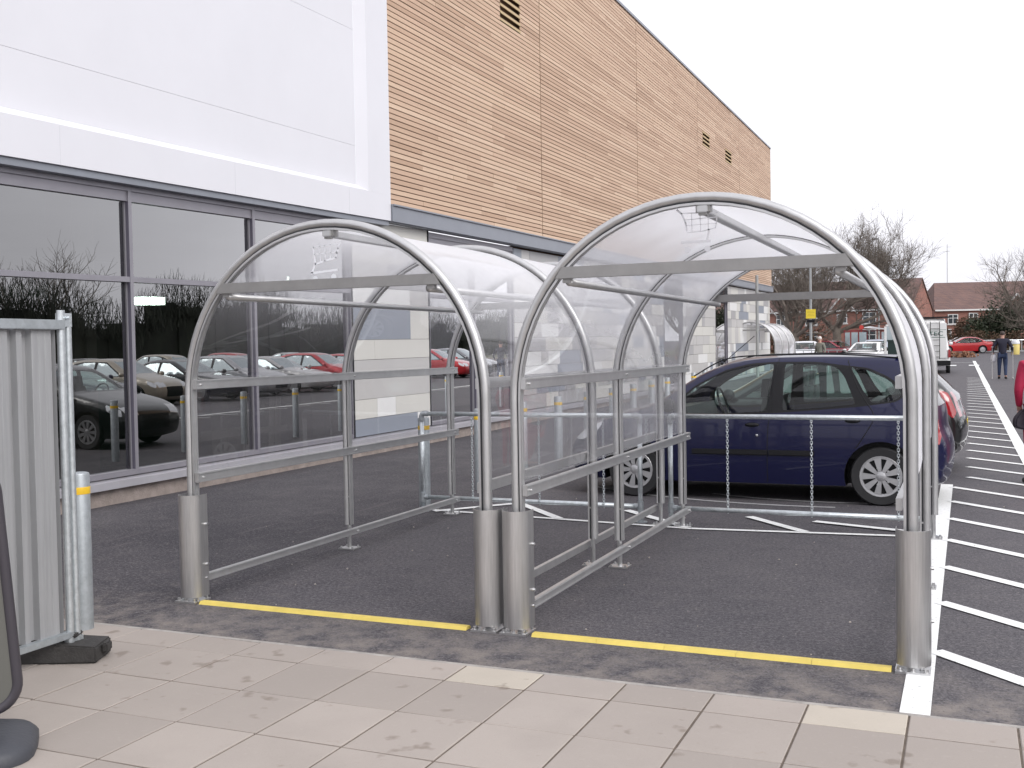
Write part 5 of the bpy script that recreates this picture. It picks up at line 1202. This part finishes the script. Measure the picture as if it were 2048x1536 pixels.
shrub('evergreen_shrub', 'large dark evergreen bush at the right edge behind the guard rail', 2052, 96, 3.0, 1.6, 4.6, 6200, 'leaf', .12, 4)
shrub('brown_shrub', 'brown leafless bush between the van and the evergreen bush', 1945, 99, 1.6, 1.2, 3.2, 2600, 'leaf_brown', .09, 6)
shrub('brown_shrub', 'low brown bush behind the bright red saloon', 1912, 106, 1.6, 1.0, 2.2, 1500, 'leaf_brown', .10, 8)
shrub('brown_shrub', 'brown undergrowth in front of the evergreen bushes behind the guard rail', 2012, 94, 3.6, .7, 2.0, 2600, 'leaf_brown', .08, 9)
shrub('brown_shrub', 'brown hedge below the bare trees right of the store corner', 1590, 92, 3.2, 1.0, 2.4, 2600, 'leaf_brown', .11, 14)
m = MB(); rd = random.Random(77)
def hh_(y): return 5.2+1.0*sin(y*.21)+.6*sin(y*.53+1)+.35*sin(y*1.7)
for i in range(100):
    y = -45+i*2; m.b2((42.3+.3*sin(i), y, 0), (44, y+2.02, hh_(y+1)-.6+.2*sin(i*2.3)))
for i in range(34000):
    y = rd.uniform(-45, 150); x = 42.3+rd.gauss(0, 1.0); t = rd.random(); z = hh_(y)-1.4+2.6*t*t; L = rd.uniform(.35, 1.0); wd = rd.uniform(.02, .05)*(1.6-t)
    dx, dy = rd.gauss(0, .28)*L, rd.gauss(0, .28)*L
    m.add([(x, y-wd, z), (x, y+wd, z), (x+dx, y+dy+wd*.3, z+L), (x+dx, y+dy-wd*.3, z+L)], [(0, 1, 2, 3)])
tag(m.build('woodland_belt', MT['hedge'], fixn=False), 'dark woodland belt along the far side of the car park, mirrored in the shop glass', 'woodland', kind='stuff')
T = thing('lamp_post', 'lamp post on the far side of the car park, mirrored in the left shop window', 'lamp post', (27, 17.5, 0)); MB().tube([(0, 0, 0), (0, 0, 8)], .09, 8).build('post', MT['grey_post'], T); MB().box((0, 0, 8.05), (.3, 1.2, .12)).build('lamp_head', MT['grey_post'], T)
# ================================================================== PEOPLE
def skin(name, joints, bones, mt, parent, sub=2):
    """joints: {name:(x,y,z,r)}; bones: list of chains"""
    ids = {}; vs = []; rad = []; es = []
    def vid(k):
        if k not in ids: ids[k] = len(vs); vs.append(joints[k][:3]); rad.append(joints[k][3])
        return ids[k]
    for ch in bones:
        for a, b in zip(ch[:-1], ch[1:]): es.append((vid(a), vid(b)))
    me = bpy.data.meshes.new(name); me.from_pydata(vs, es, []); o = bpy.data.objects.new(name, me); COL.objects.link(o)
    md = o.modifiers.new('skin', 'SKIN'); md.use_smooth_shade = True
    for i, r in enumerate(rad):
        sv = me.skin_vertices[0].data[i]; rr_ = r if isinstance(r, tuple) else (r, r); sv.radius = rr_; sv.use_root = (i == 0)
    o.modifiers.new('sub', 'SUBSURF').levels = sub; o.modifiers['sub'].render_levels = sub
    bpy.context.view_layer.update(); dg = bpy.context.evaluated_depsgraph_get(); nm = bpy.data.meshes.new_from_object(o.evaluated_get(dg)); bpy.data.objects.remove(o); bpy.data.meshes.remove(me)
    nm.materials.clear(); nm.materials.append(MT[mt] if isinstance(mt, str) else mt); nm.polygons.foreach_set('use_smooth', [True]*len(nm.polygons))
    o = bpy.data.objects.new(name, nm); COL.objects.link(o); o.parent = parent; return o
def ellip(m, c, r, n=16, k=10, z0=-1, z1=1):
    vs = []; fs = []
    for i in range(k+1):
        z = z0+(z1-z0)*i/k; s = sqrt(max(0, 1-z*z))
        for j in range(n): a = 2*pi*j/n; vs.append((c[0]+r[0]*s*cos(a), c[1]+r[1]*s*sin(a), c[2]+r[2]*z))
    for i in range(k):
        for j in range(n): fs.append((i*n+j, i*n+(j+1) % n, (i+1)*n+(j+1) % n, (i+1)*n+j))
    m.add(vs, fs)
def person(label, loc, rz, H, top_m, leg_m, hair_m, arms=None, legs=None, group=None):
    """faces +y locally; H standing height"""
    T = thing('person', label, 'person', loc, rz, group); s = H/1.75
    J = {'pelvis': (0, 0, .95, .125), 'waist': (0, 0, 1.08, .12), 'chest': (0, .0, 1.28, .145), 'upch': (0, -.01, 1.40, .12), 'neck': (0, .0, 1.50, .055), 'head0': (0, .015, 1.58, .075), 'head1': (0, .02, 1.67, .085),
         'shL': (-.17, -.01, 1.42, .06), 'elL': (-.25, -.05, 1.16, .045), 'wrL': (-.27, .06, .93, .032), 'haL': (-.27, .10, .87, .034), 'shR': (.17, -.01, 1.42, .06), 'elR': (.25, -.05, 1.16, .045), 'wrR': (.27, .06, .93, .032), 'haR': (.27, .10, .87, .034),
         'hiL': (-.09, 0, .88, .09), 'knL': (-.10, .03, .50, .058), 'anL': (-.10, -.02, .10, .042), 'toL': (-.11, .13, .04, .036), 'hiR': (.09, 0, .88, .09), 'knR': (.10, .03, .50, .058), 'anR': (.10, -.02, .10, .042), 'toR': (.11, .13, .04, .036)}
    for dct in (arms, legs):
        if dct:
            for k, v in dct.items(): J[k] = (*v, J[k][3])
    S = {k: (v[0]*s, v[1]*s, v[2]*s, v[3]*s) for k, v in J.items()}
    def f(mul, keys): return {k: (*S[k][:3], S[k][3]*mul) for k in keys}
    arm = lambda q: ['upch', 'sh'+q, 'el'+q, 'wr'+q, 'ha'+q]; leg = lambda q: ['pelvis', 'hi'+q, 'kn'+q, 'an'+q, 'to'+q]
    skin('body', S, [['pelvis', 'waist', 'chest', 'upch', 'neck', 'head0', 'head1'], arm('L'), arm('R'), leg('L'), leg('R')], 'skin', T)
    up = dict(S); up = {k: (*v[:3], v[3]*1.2) for k, v in S.items()}; up['upch'] = (*S['upch'][:2], S['upch'][2]+.045*s, S['upch'][3]*1.3); up['shL'] = (*S['shL'][:2], S['shL'][2]+.01*s, S['shL'][3]*1.45); up['shR'] = (*S['shR'][:2], S['shR'][2]+.01*s, S['shR'][3]*1.45); up['neck'] = (*S['neck'][:2], S['neck'][2]+.01*s, S['neck'][3]*1.3); up['pelvis'] = (0, 0, S['pelvis'][2]-.10*s, S['pelvis'][3]*1.32)
    skin('jacket', up, [['pelvis', 'waist', 'chest', 'upch', 'neck'], ['upch', 'shL', 'elL', 'wrL'], ['upch', 'shR', 'elR', 'wrR']], top_m, T)
    lo = {k: (*v[:3], v[3]*1.28) for k, v in S.items()}; lo['pelvis'] = (0, 0, S['pelvis'][2]-.08*s, S['pelvis'][3]*1.05)
    skin('trousers', lo, [['pelvis', 'hiL', 'knL', 'anL'], ['pelvis', 'hiR', 'knR', 'anR']], leg_m, T)
    for q in 'LR':
        a, t = S['an'+q], S['to'+q]; m = MB(); m.sweep([(a[0], a[1]-.05*s, .045*s), (a[0], a[1]+.05*s, .05*s), (t[0], t[1]+.03*s, .035*s), (t[0], t[1]+.07*s, .03*s)], [(.045*s*cos(i*pi/5), .04*s*sin(i*pi/5)) for i in range(10)], scales=[.9, 1.1, 1.05, .5]); m.build('shoe', MT['black'], T, smooth=True)
        # five fingers
        h = S['ha'+q]; wv_ = S['wr'+q]; d = (Vector(h[:3])-Vector(wv_[:3])).normalized(); fm = MB(); sd = Vector((1, 0, 0))
        for i in range(4):
            b = Vector(h[:3])+sd*((i-1.5)*.019*s)+d*.02*s; L_ = (.062, .072, .068, .052)[i]*s; fm.tube([b, b+d*L_*.5, b+d*L_*.8+Vector((0, -.02*s, -.01*s))], .0085*s, 6, scales=[1, .95, .7])
        th = 1 if q == 'L' else -1; b = Vector(h[:3])+sd*(.028*s*th); fm.tube([b-d*.01, b+sd*.018*s*th+d*.03*s, b+sd*.016*s*th+d*.055*s], .009*s, 6, scales=[1, .95, .7]); fm.build('fingers', MT['skin'], T, smooth=True)
    hc = S['head1']; m = MB(); ellip(m, (hc[0], hc[1]-.012*s, hc[2]+.02*s), (.088*s, .098*s, .105*s), z0=-.35 if True else 0); 
    for i in range(20): pass
    m.build('hair', MT[hair_m], T, smooth=True)
    m = MB(); fz = hc[2]-.03*s; m.add([(0, hc[1]+.115*s, fz-.01*s), (-.014*s, hc[1]+.085*s, fz-.015*s), (.014*s, hc[1]+.085*s, fz-.015*s), (0, hc[1]+.085*s, fz+.035*s)], [(0, 1, 3), (0, 3, 2), (0, 2, 1)]); m.build('nose', MT['skin'], T)
    m = MB()
    for q in (-1, 1): ellip(m, (q*.032*s, hc[1]+.08*s, fz+.03*s), (.012*s, .008*s, .008*s), 8, 6)
    m.box((0, hc[1]+.082*s, fz-.045*s), (.045*s, .008*s, .007*s)); m.build('facial_features', MT['dark_cloth'], T)
    for q in (-1, 1): m = MB(); ellip(m, (q*.088*s, hc[1]-.005, fz+.01*s), (.012*s, .022*s, .032*s), 8, 6); m.build('ear', MT['skin'], T)
    return T, s
p = gp(2005, 39.2); man, s = person('man in navy jumper and jeans walking away on two forearm crutches', (p.x, p.y, gz(p.y)), radians(-3), 1.72, 'navy_cloth', 'denim', 'hair_dark',
   arms={'shL': (-.18, 0, 1.42), 'elL': (-.33, -.04, 1.18), 'wrL': (-.34, .08, .97), 'haL': (-.34, .13, .95), 'shR': (.18, 0, 1.42), 'elR': (.33, -.04, 1.18), 'wrR': (.34, .08, .97), 'haR': (.34, .13, .95)},
   legs={'knL': (-.11, .06, .50), 'anL': (-.12, .10, .11), 'toL': (-.13, .24, .04), 'knR': (.10, .02, .50), 'anR': (.11, -.10, .11), 'toR': (.12, .04, .04)})
for q, lab in ((-1, 'left forearm crutch held by the walking man'), (1, 'right forearm crutch held by the walking man')):
    m = MB(); m.tube([(0, 0, 0), (0, 0, .93)], .012, 8).tube([(0, 0, .93), (0, -.04, 1.0), (0, -.08, 1.18)], .012, 8); m.tube([(0, -.04, .95), (0, .1, .95)], .016, 8)
    m.tube([(.045*cos(t), -.08+.045*sin(t), 1.18) for t in [radians(200+i*16) for i in range(9)]], .009, 6); m.lathe([(.02, 0), (.022, .03), (.012, .05)], n=10)
    o = m.build('crutch', mat('crutch_%s' % ('l' if q < 0 else 'r'), (.6, .6, .6), .35, .6)); o.location = (p.x+q*.345, p.y+.03, gz(p.y)); tag(o, lab, 'crutch', 'forearm crutches of the walking man')
m = MB(); m.lathe([(0, 0), (.07, .02), (.10, .12), (.08, .26), (.02, .30)], n=12); o = m.build('carrier_bag', mat('bag_white', (.7, .7, .75), .5), smooth=True); o.location = (p.x-.30, p.y+.12, gz(p.y)+.60); tag(o, 'small white carrier bag hanging from the left crutch of the walking man', 'carrier bag')
p = gp(1640, 46); person('grey-haired person in a drab coat seen over the roof of the navy car', (p.x, p.y, gz(p.y)), radians(150), 1.66, 'greycloth', 'dark_cloth', 'hair_grey')
p = at(2079, 900, 11.8); rp2, s = person('person in crimson quilted jacket half out of frame at the right edge', (p.x, p.y, 0), radians(12), 1.62, 'crimson', 'crimson', 'hair_dark',
   arms={'elL': (-.24, -.02, 1.13), 'wrL': (-.20, .10, .93), 'haL': (-.18, .15, .88)})
m = MB(); m.prism(rounded([(-.17, 0), (.15, 0), (.19, .14), (.14, .27), (-.12, .27), (-.20, .12)], .06, 5), -.055, .055); m.tube([(-.10, 0, .26), (-.03, 0, .40), (.05, 0, .40), (.10, 0, .26)], .012, 6)
o = m.build('handbag', MT['dark_cloth'], smooth=40, bevel=.02); o.location = (p.x-.13, p.y-.02, .60); o.scale = (.85, .85, .85); o.rotation_euler = (0, radians(14), radians(20)); tag(o, 'dark handbag carried by the person in the crimson jacket', 'handbag')
